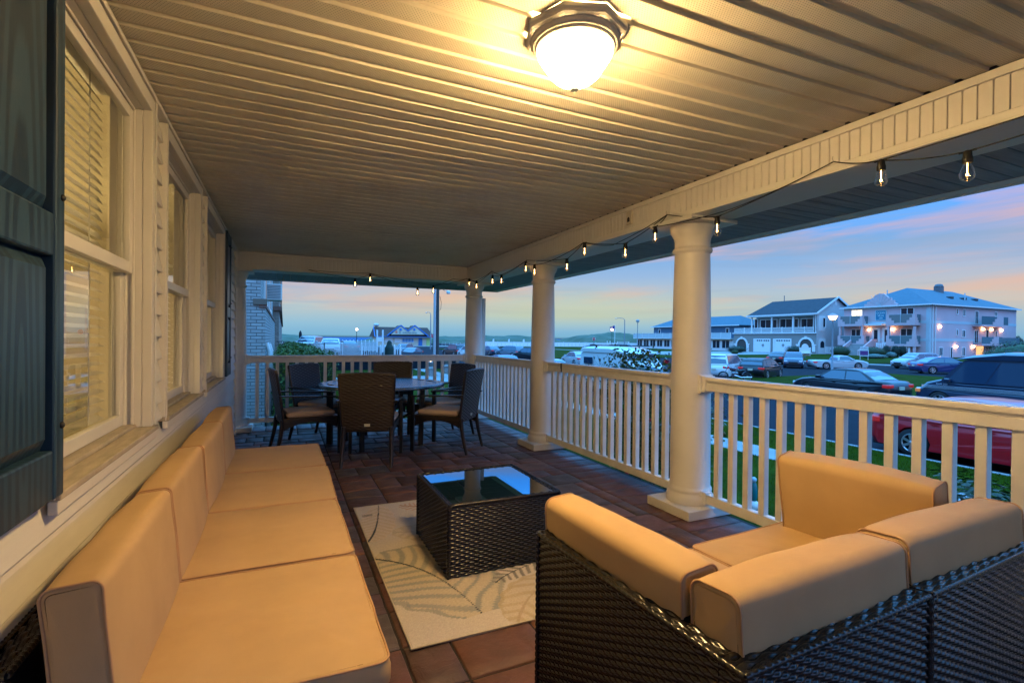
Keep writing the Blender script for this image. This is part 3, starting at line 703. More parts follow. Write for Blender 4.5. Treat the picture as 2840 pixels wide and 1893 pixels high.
# ---- two corner modules with their backs to the camera (local x right, y away from camera)
def armchair(label,org,rz,w,side,seed):
    t=thing('loveseat_module',label,'outdoor sofa',(org[0],org[1],0),rz,'tan cushioned wicker corner modules at the right')
    D=.86; H=.315; TH=.60; th=.068
    P_=[]
    P_.append(weave((0,0,.03),(1,0,0),(0,0,1),w,TH-.03))                      # back outer face (towards camera)
    P_.append(weave((0,D,.03),(0,-1,0),(0,0,1),D,(TH if side=='L' else H)-.03) if side=='L' else weave((0,D,.03),(0,-1,0),(0,0,1),D,H-.03))
    P_.append(weave((w,0,.03),(0,1,0),(0,0,1),D,(TH if side=='R' else H)-.03))
    P_.append(weave((w,D,.03),(-1,0,0),(0,0,1),w,H-.03))
    P_.append(weave((0,th,H),(0,-1,0),(0,0,1),th,TH-H)) if side=='R' else P_.append(weave((w,0,H),(0,1,0),(0,0,1),th,TH-H))
    ax=0 if side=='L' else w-th
    P_.append(weave((ax+th,D,H),(-1,0,0),(0,0,1),th,TH-H))
    P_.append(weave((w,th,H),(-1,0,0),(0,0,1),w,TH-H)); P_.append(weave((th,th,H),(0,1,0),(0,0,1),D-th,TH-H) if side=='L' else weave((w-th,D,H),(0,-1,0),(0,0,1),D-th,TH-H))
    wmesh('wicker_frame',P_,wick,t)
    Q=[weave((0,0,TH+.004),(1,0,0),(0,1,0),w,th,su=.036,rv=.0165,A=.0030,B=.0050)]
    Q.append(weave((ax+th,th,TH+.004),(0,1,0),(-1,0,0),D-th,th,su=.036,rv=.0165,A=.0030,B=.0050))
    wmesh('wicker_rim',Q,wick,t)
    B=MB(); i=.008; B.box(i,w-i,i,D-i,.02,H); B.box(i,w-i,i,th-i,H,TH-.008); B.box(ax+i,ax+th-i,th-i,D-i,H,TH-.008)
    for px in (.05,w-.05):
        for py in (.05,D-.05): B.lathe([(.018,0),(.018,.03)],10,(px,py,0))
    B.build('inner_frame',blackm,t)
    B=MB(); e=[((0,0,.02),(0,0,TH)),((w,0,.02),(w,0,TH)),((0,0,TH),(w,0,TH))]
    if side=='L': e+=[((0,0,TH),(0,D,TH)),((0,D,.02),(0,D,TH)),((th,th,TH),(th,D,TH)),((th,th,TH),(w,th,TH)),((w,D,.02),(w,D,H)),((0,D,TH),(th,D,TH)),((w,D,H),(th,D,H)),((th,D,H),(th,D,TH))]
    else: e+=[((w,0,TH),(w,D,TH)),((w,D,.02),(w,D,TH)),((w-th,th,TH),(w-th,D,TH)),((0,th,TH),(w-th,th,TH)),((0,D,.02),(0,D,H)),((w,D,TH),(w-th,D,TH)),((0,D,H),(w-th,D,H)),((w-th,D,H),(w-th,D,TH))]
    for a,b in e: wrapped_edge(B,a,b,.0075,.022)
    B.build('wicker_edge',wick,t)
    return t
LW=.755
ml=armchair('wicker corner module at lower centre with left arm cushion and back cushion',(.880,.745),R(2.6),LW,'L',20)
cushion('seat_cushion',.655,.76,.095,T((.425,.475,.367)),ml,seed=21)
cushion('side_cushion',.30,.130,.66,T((.112,.545,.568))@Ry(R(86))@Rx(R(90)),ml,seed=22,puff=.006,rc=.03)
cushion('back_cushion',.145,.30,.70,T((.400,.116,.570))@Rx(R(-4))@Ry(R(90))@Rz(R(90)),ml,seed=23,puff=.006,rc=.03)
mr=armchair('wicker corner module at lower right with right arm cushion against the railing',(.880+.762*math.cos(R(2.6)),.745+.762*math.sin(R(2.6))),R(3.4),.80,'R',30)
cushion('seat_cushion',.70,.775,.095,T((.365,.485,.367)),mr,seed=31)
cushion('back_cushion',.145,.30,.75,T((.39,.116,.572))@Rz(R(-1.5))@Rx(R(-4))@Ry(R(90))@Rz(R(90)),mr,seed=33,puff=.006,rc=.03)
cushion('side_cushion',.385,.130,.60,T((.650,.535,.575))@Rz(R(3))@Ry(R(90-9))@Rx(R(90)),mr,seed=32,puff=.006,rc=.03)
# ---- coffee table
ct=thing('coffee_table','square black wicker coffee table with a glossy dark glass top on the rug','coffee table',(.81,2.575,0))
w=.678; TH=.40
wmesh('wicker_side',[weave((0,0,.008),(1,0,0),(0,0,1),w,TH-.012),weave((w,0,.008),(0,1,0),(0,0,1),w,TH-.012),weave((w,w,.008),(-1,0,0),(0,0,1),w,TH-.012),weave((0,w,.008),(0,-1,0),(0,0,1),w,TH-.012)],wick,ct)
B=MB()
for a,b in (((0,0,.01),(0,0,TH)),((w,0,.01),(w,0,TH)),((w,w,.01),(w,w,TH)),((0,w,.01),(0,w,TH)),((0,0,TH),(w,0,TH)),((w,0,TH),(w,w,TH)),((w,w,TH),(0,w,TH)),((0,w,TH),(0,0,TH))): wrapped_edge(B,a,b,.009)
B.build('wicker_edge',wick,ct)
q=.026
wmesh('wicker_rim',[weave((0,0,TH+.003),(1,0,0),(0,1,0),w,q,rv=.0125),weave((w,0,TH+.003),(0,1,0),(-1,0,0),w,q,rv=.0125),weave((w,w,TH+.003),(-1,0,0),(0,-1,0),w,q,rv=.0125),weave((0,w,TH+.003),(0,-1,0),(1,0,0),w,q,rv=.0125)],wick,ct)
B=MB(); B.box(.008,w-.008,.008,w-.008,.01,TH-.012); B.build('inner_frame',blackm,ct)
tg=mat('black_table_glass',(.004,.005,.006),.015,spec=1.0); tg.node_tree.nodes['Principled BSDF'].inputs['IOR'].default_value=2.1
B=MB(); B.box(q,w-q,q,w-q,TH-.006,TH+.001); B.build('glass_top',tg,ct,bevel=.002)
# ---- rug
def rug():
    x0,x1,y0,y1=.492,1.46,2.055,3.95; nu,nv=190,370
    u=np.linspace(x0,x1,nu); v=np.linspace(y0,y1,nv); X,Y=np.meshgrid(u,v)
    col=np.ones((nv,nu,3))*np.array([.52,.455,.375])
    r=np.random.default_rng(3)
    def nz(fx,fy,s):
        out=np.zeros_like(X)
        rr=np.random.default_rng(s)
        for k in range(6):
            a=rr.uniform(0,2*pi); f=rr.uniform(.6,1.6); out+=np.sin(fx*f*X*math.cos(a)+fy*f*Y*math.sin(a)+rr.uniform(0,6))
        return out/6
    col*=(1+.06*nz(6,6,1))[...,None]
    def leaf(A,C,Bp,W,vein,stem,K=34,slant=2.2,edge=True,fill=None,stemw=.007,seed=0):
        nonlocal col
        A,C,Bp=map(np.array,(A,C,Bp)); ts=np.linspace(0,1,70)
        pts=((1-ts)**2)[:,None]*A+(2*ts*(1-ts))[:,None]*C+(ts**2)[:,None]*Bp
        d2=(X[...,None]-pts[:,0])**2+(Y[...,None]-pts[:,1])**2; k=d2.argmin(-1); d=np.sqrt(d2.min(-1)); t=ts[k]
        Wt=W*np.sin(pi*np.clip(t*.94+.03,0,1))**.65*(1+.05*np.sin(t*40+seed)); ins=(d<Wt)&(t>0.004)&(t<.996)
        L=np.linalg.norm(Bp-A)
        ph=(t*L*K*2.4+d*slant*K*.8+1.3*nz(14,14,seed+9)); sg=np.clip((np.sin(ph*2.2)-.1-.5*nz(9,9,seed+5))/.45,0,1); st=(sg>0)&(d<Wt*.93)
        a=.85*(.75+.25*nz(20,20,seed+2))*sg
        if fill is not None: col[ins]=col[ins]*.45+np.array(fill)*.55
        m=ins&st; col[m]=col[m]*(1-a[m])[:,None]+np.array(vein)*a[m][:,None]
        if edge: m=ins&(d>Wt*(.84+.12*nz(22,22,seed+3))); col[m]=col[m]*.45+np.array(vein)*.55
        m=(d<stemw*(1.15-.5*t)*(1+.2*nz(60,60,4)))&(t>.0)&(t<1); col[m]=np.array(stem)
    dk=(.045,.055,.06); sage=(.22,.245,.235)
    leaf((.48,2.99),(.80,2.80),(.86,2.19),.36,sage,dk,K=13,seed=1,fill=(.47,.38,.24))
    leaf((.49,3.25),(.60,3.45),(.675,3.95),.13,(.46,.38,.26),dk,K=20,edge=False,seed=2,fill=(.58,.45,.33))
    leaf((.66,3.35),(.95,3.3),(1.30,3.0),.17,(.42,.36,.27),(.40,.36,.27),K=13,seed=3,fill=(.52,.42,.28))
    leaf((1.03,2.45),(1.2,2.57),(1.46,2.60),.085,(.06,.065,.065),dk,K=22,seed=4,edge=False,stemw=.004)
    leaf((.98,2.06),(1.12,2.3),(1.44,2.42),.15,(.42,.33,.20),(.42,.33,.22),K=13,seed=5,fill=(.50,.40,.26))
    leaf((.82,3.88),(1.0,3.7),(1.3,3.8),.12,(.46,.24,.14),(.35,.2,.13),K=26,seed=6,edge=False)
    m=(np.abs(X-.56)<.035)&(np.abs(Y-3.74)<.022)&(np.sin((X+Y*1.3)*420)>-.2); col[m]=(.12,.12,.11)
    col*=(1+.05*r.standard_normal((nv,nu)))[...,None]
    Z=.007+.0012*np.sin(X*23+Y*3)+.0015*np.sin(Y*7+1)+.0006*r.standard_normal((nv,nu))
    e=np.minimum(np.minimum(X-x0,x1-X),np.minimum(Y-y0,y1-Y)); Z=np.where(e<.001,.001,Z)
    curl=np.exp(-((X-x0)**2+(Y-y0)**2)/.02)*.006; Z=Z+curl
    m=bpy.data.materials.new('rug_pile'); m.use_nodes=True; nt=m.node_tree; b=nt.nodes['Principled BSDF']
    g=N(nt,'Attribute',attribute_name='Col'); nt.links.new(g.outputs[0],b.inputs['Base Color']); b.inputs['Roughness'].default_value=.95; b.inputs['Specular IOR Level'].default_value=.15
    tc=N(nt,'TexCoord'); n=N(nt,'TexNoise',ins={'Vector':tc.outputs['Object'],'Scale':300,'Detail':2}); bp=N(nt,'Bump',ins={'Height':n.outputs[0],'Strength':.4,'Distance':.002}); nt.links.new(bp.outputs[0],b.inputs['Normal'])
    P=np.stack([X,Y,Z],-1); o=npgrid('rug',P,m,None,True,np.concatenate([col,np.ones((nv,nu,1))],-1)[:, :])
    tag(o,'cream area rug with faded sage and slate leaf pattern under the coffee table','rug')
    B=MB(); B.tube([(x0,y0,.009),(x1,y0,.005),(x1,y1,.005),(x0,y1,.005)],.0045,6,closed=True); B.build('rug_binding',mat('rug_binding',(.50,.42,.30),.9),o)
rug()
# ---- dining chairs
def chair():
    t=thing('dining_chair','','chair',(0,0,0),0,'dark wicker dining chairs around the round table')
    zb,zt=.36,.925
    def bend(P,u,v,w,h,s=1):
        f=(v/h)[:,None]; uu=(u/w-.5)[None]*2
        wid=.485+.055*f            # widens upward
        x=uu*wid/2; y=-.255-.10*f**1.15-.018*(1-uu**2)*0+.022*(uu**2)*f
        off=P[...,1].copy()
        z=zb+f*(zt-zb)+np.zeros_like(x)+.012*(1-uu**2)*f**6
        return np.stack([x+np.zeros_like(f),y+off,z],-1)
    H=zt-zb
    back=weave((0,0,0),(1,0,0),(0,0,1),.52,H,su=.045,rv=.0175,A=.0042,B=.0055,bend=bend)
    front=weave((0,0,0),(-1,0,0),(0,0,1),.52,H,su=.045,rv=.0175,A=.0042,B=.0055,bend=lambda P,u,v,w,h:(lambda q:q+np.array([0,.030,0]))(bend(P*np.array([1,1,1]),u[::-1],v,w,h)))
    wmesh('backrest',[back,front],wickb,t)
    B=MB(); pts=[]
    def bp(uu,f,dy=.015): 
        wid=.485+.055*f; return Vector((uu*wid/2,-.255-.10*f**1.15+.022*uu*uu*f+dy,zb+f*(zt-zb)+.012*(1-uu**2)*f**6))
    pts=[bp(-1,i/14) for i in range(15)]+[bp(-1+2*i/14,1) for i in range(1,15)]+[bp(1,1-i/14) for i in range(1,15)]
    dense=[]
    for p,q in zip(pts[:-1],pts[1:]): dense+=[p.lerp(q,k/3) for k in range(3)]
    B.tube(dense,[.0165*(1.0 if k%3 else .86) for k in range(len(dense))],8); B.tube([bp(-1,0),bp(1,0)],.014,8)
    B.build('back_frame',wickb,t)
    B=MB(); B.box(-.028,.028,-.268,-.2635,.405,.432)
    M=B.build('label_plate',mat('label_plate',(.55,.52,.42),.4),t); M.location=(0,-.012,0)
    for sx in (-1,1):
        B=MB(); dn=[]; 
        for i in range(26): f=i/25; dn.append((sx*(.232+.012*f),-.250-.075*f**1.6,.40-.40*f))
        B.tube(dn,[(.026-.008*i/25)*(1.0 if i%3 else .93) for i in range(26)],8); B.build('leg',wickb,t)
        B=MB(); B.prism([(sx*.278-.018,.315),(sx*.278+.018,.315),(sx*.278+.018,.355),(sx*.278-.018,.355)],'z',0,.622); B.build('leg',blackm,t,bevel=.004)
        B=MB(); P=[]
        ys=[-.30,-.15,0,.15,.30,.37]; zs=[.668,.664,.658,.650,.640,.634]
        for y,z in zip(ys,zs): P.append((y,z))
        poly=[(y,z) for y,z in P]+[(y,z-.016) for y,z in P[::-1]]
        B.prism(poly,'x',sx*.278-.024,sx*.278+.024); B.build('armrest',blackm,t,bevel=.004)
    B=MB(); B.box(-.262,.262,.31,.335,.375,.415); B.box(-.262,-.237,-.24,.309,.375,.415); B.box(.237,.262,-.24,.309,.375,.415); B.box(-.236,.236,-.25,.309,.385,.412)
    # arched apron
    for sx in (-1,1):
        n=12; top=[(-.24+.55*i/n,.3745) for i in range(n+1)]; bot=[(y,.3745-.012-.075*abs((i/n-.5)*2)**2.2) for i,(y,_) in enumerate(top)]
        B.prism(top+bot[::-1],'x',sx*.25-.008,sx*.25+.008)
    n=12; top=[(-.236+.472*i/n,.3745) for i in range(n+1)]; bot=[(x,.3745-.012-.075*abs((i/n-.5)*2)**2.2) for i,(x,_) in enumerate(top)]
    B.prism(top+bot[::-1],'y',.312,.328); B.build('seat_frame',wickb,t,bevel=.003)
    cushion('seat_cushion',.50,.50,.060,T((0,.045,.447)),t,mtl=mat('chair_fabric',(.50,.37,.29),.75,var=.08,vs=2.5,bump=.1,bs=400,spec=.25,bd=.002),seed=50,puff=.008,pipe=False,rc=.04,re=.016)
    return t
DT=(1.12,6.30)
ch=chair()
specs=[(252.6,.90,'wicker dining chair with its back to the camera, nearest of the table'),(318,.90,'wicker dining chair right of the table, its tan seat facing left'),
(17,.90,'wicker dining chair behind the right one, beside the far corner column'),(73,.86,'wicker dining chair on the far side of the table by the end railing'),
(137,.88,'wicker dining chair far left of the table in front of the hedge'),(188,.92,'wicker dining chair left of the table, nearest the house wall')]
for i,(a,r,lab) in enumerate(specs):
    x=DT[0]+r*math.cos(R(a)); y=DT[1]+r*math.sin(R(a)); rz=R(a+90)
    if i==0: ch.location=(x,y,0); ch.rotation_euler=(0,0,rz); ch['label']=lab
    else: dup(ch,(x,y,0),rz,lab)
# ---- dining table
dt=thing('dining_table','round black slatted dining table at the far end of the porch','dining table',(DT[0],DT[1],0))
topm=mat('table_top_sky_tint',(.02,.065,.13),.26,var=.2,vs=6,bump=.05,bs=40,spec=1.0); topm.node_tree.nodes['Principled BSDF'].inputs['IOR'].default_value=1.9  # blue sky reflection put into the base colour of the black top
Rt=.75; B=MB(); n=72
pr=[(Rt-.10,.705),(Rt-.004,.705),(Rt,.71),(Rt,.736),(Rt-.004,.74),(Rt-.10,.74)]
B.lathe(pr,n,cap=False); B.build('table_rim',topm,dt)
B=MB(); s=.083; rr=Rt-.104; x=-rr
k=-8
while k<8:
    a,b=k*s+.0035,(k+1)*s-.0035
    for sy in (1,-1):
        if abs(a)<rr and abs(b)<rr:
            ya=math.sqrt(rr*rr-a*a); yb=math.sqrt(rr*rr-b*b)
            if min(ya,yb)>.06: B.prism([(a,sy*.044),(b,sy*.044),(b,sy*yb),(a,sy*ya)],'z',.722,.7385)
    k+=1
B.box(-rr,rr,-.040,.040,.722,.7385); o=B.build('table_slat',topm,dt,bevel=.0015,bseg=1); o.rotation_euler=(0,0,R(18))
B=MB(); B.lathe([(rr+.01,.706),(rr+.01,.7125)],48); B.build('under_plate',blackm,dt)
for k in range(4):
    a=R(45+90*k+8); c,s_=math.cos(a),math.sin(a); B=MB()
    B.bar((.52*c,.52*s_,.705),(.50*c,.50*s_,0),.055); B.build('leg',blackm,dt,bevel=.005)
    B=MB(); B.bar((.49*c,.49*s_,.45),(.05*c,.05*s_,.20),.03); B.bar((.49*c,.49*s_,.69),(.02*c,.02*s_,.69),.04); B.build('brace',blackm,dt)
B=MB(); B.lathe([(.09,.19),(.09,.21)],20); B.build('brace_hub',blackm,dt)
# ================================================================ GROUND, STREETS, SEA
SZ=-1.40; LZ=-1.28
asph=mat('asphalt',(.017,.022,.030),.95,var=.3,vs=1.2,bump=.2,bs=60,spec=.08)
grassm=mat('grass_ground',(.036,.062,.0012),.95,var=.55,vs=.9,bump=.6,bs=45,bd=.03,spec=.05)
conc=mat('concrete',(.30,.30,.29),.85,var=.22,vs=1.5,bump=.1,bs=40)
def slab(name,x0,x1,y0,y1,z,m,th=.10,kind='structure'):
    B=MB(); B.box(x0,x1,y0,y1,z-th,z); return tag(B.build(name,m),kind=kind)
B=MB(); B.quad((-400,-200,SZ),(700,-200,SZ),(700,300,SZ),(-400,300,SZ)); tag(B.build('street',asph),kind='structure')
seam=mat('sea_water',(.010,.085,.20),.75,var=.3,vs=.02,spec=.12)
B=MB(); B.quad((-16000,280,-4),(16000,280,-4),(16000,24000,-4),(-16000,24000,-4)); tag(B.build('sea',seam),kind='structure')
B=MB(); B.quad((-16000,-6000,-1.9),(16000,-6000,-1.9),(16000,299,-1.9),(-16000,299,-1.9)); tag(B.build('ground',mat('sand_ground',(.05,.07,.04),.95,var=.3,vs=.05)),kind='structure')
slab('lawn',3.03,9.7,-12,60,LZ,grassm); slab('sidewalk',9.705,10.65,-12,60,LZ+.012,conc); slab('verge_lawn',10.655,12.86,-12,60,LZ,grassm); slab('kerb',12.865,13.0,-12,60,LZ+.012,conc)
slab('lawn',-40,3.02,8.13,38,LZ,grassm); slab('path',-3,9.69,28.5,33.5,LZ+.01,conc,.05)
slab('median_lawn',27.6,45.4,-30,25.5,LZ,grassm); slab('kerb',27.45,27.595,-30,25.5,LZ+.005,conc)
slab('lawn',33,72,60,120,LZ-.02,grassm)
slab('villa_lawn',64,104,37,66,-1.25,grassm,.2); slab('sidewalk',62,63.9,20,140,-1.29,conc); slab('driveway',64,101,68,90,-1.27,conc,.15); slab('lawn',64,101,90.1,150,-1.26,grassm,.15); slab('driveway',64,108,30,36.9,-1.30,asph,.1)
slab('lawn',64,101,66.1,67.9,-1.26,grassm)
slab('beach_road',-60,260,150,172,SZ+.02,mat('lit_asphalt',(.22,.17,.13),.8,var=.3,vs=.3))  # lit look of the road put into a lighter brown colour
slab('sidewalk',-30,60,154,161,-1.33,conc)
slab('parking_lot',-7,13.5,41,78,-.42,asph,1.0)
def dunes():
    B=MB()
    def fn(u,v):
        x=-150+560*u; y=235+55*v; r=noise.noise(Vector((x*.02,3,1)))*.6+noise.noise(Vector((x*.055,9,v*2)))*.55+noise.noise(Vector((x*.15,v*5,4)))*.34+noise.noise(Vector((x*.4,v*9,7)))*.22
        h=(3.3+1.6*r+2.2*math.exp(-((x-190)/26)**2))*math.sin(pi*min(1,max(0,v)))**.6
        for c,w in ((28,15),(150,10)): h*=1-math.exp(-((x-c)/w)**4)*.9      # gaps where the sea shows
        return (x,y,SZ+h*1.15+.02)
    B.grid(fn,700,14); tag(B.build('dunes',mat('dune_scrub',(.045,.075,.035),.95,var=.7,vs=.12,bump=.6,bs=1.2,bd=.5,col2=(.13,.14,.09))),kind='structure')
dunes()
# grass blades on the near lawn
def blades():
    n=95000; r=np.random.default_rng(2)
    X=np.concatenate([r.uniform(3.05,9.68,n//2),r.uniform(10.67,12.84,n//4),r.uniform(-1,3.0,n//4)]); k=len(X)
    Y=np.concatenate([r.uniform(2,22,n//2),r.uniform(3,22,n//4),r.uniform(8.2,26,n//4)])
    h=r.uniform(.03,.065,k); a=r.uniform(0,2*pi,k); w=.007; bx=r.normal(0,.02,k); by=r.normal(0,.02,k)
    A=np.stack([X-w*np.cos(a),Y-w*np.sin(a),np.full(k,LZ)],-1); Bv=np.stack([X+w*np.cos(a),Y+w*np.sin(a),np.full(k,LZ)],-1); C=np.stack([X+bx,Y+by,LZ+h],-1)
    V=np.stack([A,Bv,C],1).reshape(-1,3); F=np.arange(3*k).reshape(-1,3)
    tag(npmesh('grass_blades',V,F,mat('grass_blade',(.07,.12,.002),.8,spec=.08,var=.5,vs=1.1),None,False),kind='stuff')
blades()
# ---------------------------------------------------------------- foliage helper
leafm=mat('leaf_green',(.045,.11,.012),.55,var=.55,vs=2.2)
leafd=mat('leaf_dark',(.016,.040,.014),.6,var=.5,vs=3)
barkm=mat('bark',(.06,.045,.035),.9,var=.4,vs=10)
def leaves(name,P,Nn,size,m,parent,seed=0,asp=.55):
    r=np.random.default_rng(seed); k=len(P); d=Nn+r.normal(0,.6,(k,3)); d/=np.linalg.norm(d,axis=1)[:,None]
    t=np.cross(d,r.normal(0,1,(k,3))); t/=np.linalg.norm(t,axis=1)[:,None]; b=np.cross(d,t); s=size*r.uniform(.6,1.3,k)[:,None]
    V=np.stack([P-t*s,P+b*s*asp,P+t*s,P-b*s*asp],1).reshape(-1,3); F=np.arange(4*k).reshape(-1,4)
    return npmesh(name,V,F,m,parent,False)
def bush(name,label,cat,loc,size,n,leaf,m=leafm,group=None,seed=1,boxy=0,stem=True):
    t=thing(name,label,cat,loc,0,group); r=np.random.default_rng(seed); sx,sy,sz=size
    d=r.normal(0,1,(n,3)); d/=np.linalg.norm(d,axis=1)[:,None]
    if boxy: p=d/np.maximum(np.abs(d).max(1),.0001)[:,None]; q=d*(1-boxy)+p*boxy
    else: q=d
    lump=np.array([1+.16*noise.noise(Vector(v*2.3)+Vector((seed,0,0)))+.10*noise.noise(Vector(v*5.1)+Vector((0,seed,0))) for v in d])
    rad=r.uniform(.72,1.03,n)**.5; P=q*(rad*lump)[:,None]*np.array([sx/2,sy/2,sz/2])+np.array([0,0,sz/2])
    P[:,2]=np.maximum(P[:,2],.02)
    leaves('foliage',P,d,leaf,m,t,seed)
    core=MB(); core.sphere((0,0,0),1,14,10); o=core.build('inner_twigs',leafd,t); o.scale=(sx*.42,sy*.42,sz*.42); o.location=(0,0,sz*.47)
    if stem:
        B=MB(); B.tube([(0,0,0),(.02,0,sz*.3),(0,.02,sz*.6)],[sz*.035,sz*.025,sz*.012],6); B.build('stem',barkm,t)
    return t
# hedge beside the brick building
def hedge(label,x0,x1,y0,y1,z0,z1,n,leaf,m,seed,name='hedge',group=None):
    t=thing(name,label,'hedge',((x0+x1)/2,(y0+y1)/2,z0),0,group); r=np.random.default_rng(seed); cx,cy=(x0+x1)/2,(y0+y1)/2
    face=r.choice(3,n,p=[.5,.38,.12]); U=r.uniform(-1,1,(n,2)); P=np.zeros((n,3)); Nn=np.zeros((n,3)); hx,hy,hz=(x1-x0)/2,(y1-y0)/2,(z1-z0)
    sg=r.choice([-1,1],n)
    a=face==0; P[a]=np.stack([U[a,0]*hx,U[a,1]*hy,hz*(1-.10*np.abs(U[a,0])**3)],-1); Nn[a]=(0,0,1)
    a=face==1; P[a]=np.stack([sg[a]*hx*(1-.07*U[a,1]),U[a,0]*hy,(U[a,1]+1)/2*hz],-1); Nn[a]=np.stack([sg[a],0*sg[a],0*sg[a]],-1)
    a=face==2; P[a]=np.stack([U[a,0]*hx,sg[a]*hy,(U[a,1]+1)/2*hz],-1); Nn[a]=np.stack([0*sg[a],sg[a],0*sg[a]],-1)
    nz=np.array([noise.noise(Vector((p[0]*1.6,p[1]*1.6,p[2]*1.6+seed)))*.10+noise.noise(Vector((p[0]*5,p[1]*5,p[2]*5)))*.05 for p in P])
    P+=Nn*nz[:,None]+r.normal(0,.02,(n,3)); leaves('foliage',P,Nn,leaf,m,t,seed)
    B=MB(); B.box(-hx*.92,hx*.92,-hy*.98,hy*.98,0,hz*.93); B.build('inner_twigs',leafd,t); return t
hedge('long clipped green hedge running away beside the brick building',-.15,.98,10.6,25,LZ,.98,36000,.030,mat('hedge_leaf',(.08,.15,.008),.6,var=.5,vs=1.5),3)
# ---------------------------------------------------------------- rose shrub by the railing
def rose():
    t=thing('rose_bush','leafy rose shrub with pink blooms just outside the railing','bush',(3.75,4.45,LZ)); r=np.random.default_rng(8)
    B=MB(); tips=[]
    for k in range(16):
        a=r.uniform(0,2*pi); s=r.uniform(.2,.55); top=Vector((math.cos(a)*s,math.sin(a)*s*1.5,r.uniform(1.7,2.30)))
        pts=[Vector((math.cos(a)*.05,math.sin(a)*.05,0)),top*.35+Vector((r.normal(0,.06),r.normal(0,.06),0)),top*.7+Vector((r.normal(0,.05),r.normal(0,.05),0)),top]
        B.tube(pts,[.012,.009,.006,.003],5); tips+=pts[1:]
    # bare twigs reaching left / up
    for k in range(9):
        b=Vector((r.uniform(-.1,.3),r.uniform(.35,1.0),r.uniform(1.75,2.1))); d=Vector((r.uniform(-.1,.2),r.uniform(.15,.45),r.uniform(.18,.42)))
        p=[b,b+d*.5+Vector((0,.03,.02)),b+d]; B.tube([Vector((0,.2,1.2))]+p,[.006,.004,.003,.0015],4)
        for j in range(3):
            q=b+d*r.uniform(.3,.9); B.tube([q,q+Vector((r.uniform(-.08,.08),r.uniform(-.1,.12),r.uniform(.05,.14)))],[.002,.001],4)
    B.build('stem',barkm,t)
    P=[];
    for k in range(11000):
        c=tips[r.integers(len(tips))]; P.append((c.x+r.normal(0,.12),c.y-.12+r.normal(0,.17),min(2.42+r.normal(0,.05),max(.1,c.z+r.normal(0,.16)))))
    P=np.array(P); Nn=r.normal(0,1,P.shape)+np.array([0,0,.6]); Nn/=np.linalg.norm(Nn,axis=1)[:,None]
    leaves('foliage',P,Nn,.024,mat('rose_leaf',(.04,.10,.016),.4,var=.5,vs=6),t,8,.6)
    pk=mat('rose_petal',(.62,.05,.14),.6,var=.3,vs=40)
    for k,(dx,dy,dz) in enumerate([(-.18,-.42,2.36),(-.12,-.62,2.33),(-.05,-.75,2.15),(-.3,-.3,1.75),(-.2,-.85,2.0),(.0,.3,1.4),(-.25,.1,1.1),(.1,-.35,2.4)]):
        B=MB(); 
        for j in range(11):
            a=j*2.4; s=.010+.0022*j; c=Vector((dx,dy,dz)); B.grid(lambda u,v:(c+Vector((math.cos(a+(u-.5)*1.4)*s*(.5+v*.8),math.sin(a+(u-.5)*1.4)*s*(.5+v*.8),v*.030-.01-.0012*j))),3,2)
        B.build('rose_bloom',pk,t)
rose()
bush('shrub','glossy green shrub low outside the railing at the right edge','shrub',(4.25,1.75,LZ),(1.5,1.5,1.66),15000,.026,mat('glossy_leaf',(.022,.06,.018),.5,var=.4,vs=8,spec=.25),seed=4)
B=MB(); B.box(3.17,3.225,8.22,8.28,LZ,2.0); tag(B.build('white_post',vinyl,bevel=.004),'slim white post standing outside behind the far corner column','post')
# ---------------------------------------------------------------- neighbouring brick building
def brickmat(name,c1,c2,mortar,sc=1):
    m=bpy.data.materials.new(name); m.use_nodes=True; nt=m.node_tree; b=nt.nodes['Principled BSDF']; tc=N(nt,'TexCoord'); sp=N(nt,'SeparateXYZ',ins={0:tc.outputs['Object']})
    cv=N(nt,'CombineXYZ',ins={0:mth(nt,'ADD',sp.outputs[0],sp.outputs[1]),1:sp.outputs[2],2:0})
    br=N(nt,'TexBrick',ins={'Vector':cv.outputs[0],'Color1':c1+(1,),'Color2':c2+(1,),'Mortar':mortar+(1,),'Scale':1.0,'Mortar Size':.008,'Mortar Smooth':.2,'Bias':0,'Brick Width':.225,'Row Height':.073}); 
    n=N(nt,'TexNoise',ins={'Vector':tc.outputs['Object'],'Scale':6,'Detail':5}); nt.links.new(mixc(nt,ramp(nt,n.outputs[0],[(.35,0),(.75,.4)]),br.outputs[0],tuple(x*.5 for x in c1)),b.inputs['Base Color'])
    b.inputs['Roughness'].default_value=.85; bp=N(nt,'Bump',ins={'Height':mth(nt,'SUBTRACT',1.0,br.outputs[1]),'Strength':.9,'Distance':.01}); nt.links.new(bp.outputs[0],b.inputs['Normal']); return m
bk=brickmat('grey_brick',(.40,.39,.37),(.33,.31,.29),(.10,.09,.08)); bk2=brickmat('tan_brick',(.40,.31,.25),(.30,.22,.18),(.16,.14,.12))
redb=brickmat('red_brick_trim',(.30,.12,.08),(.26,.10,.07),(.12,.1,.09))
bb=thing('brick_building','pale brick building close behind the far left end of the porch','building',(-3,19,SZ))
B=MB(); B.box(-7,-.47,12.5,26.0,SZ,7.5); B.box(-.4695,-.376,12.5,25.7,SZ,1.93); B.build('wall',bk,bb,world=True)
B=MB(); B.box(-.50,-.35,12.47,25.75,1.935,2.0); B.build('ledge',redb,bb,world=True)
B=MB(); B.box(-.62,-.34,12.45,12.72,2.005,2.13); B.build('ledge_cap',mat('brown_stone',(.16,.11,.08),.8),bb,world=True)
dglass=mat('dark_window_glass',(.010,.020,.035),.18,spec=.35)
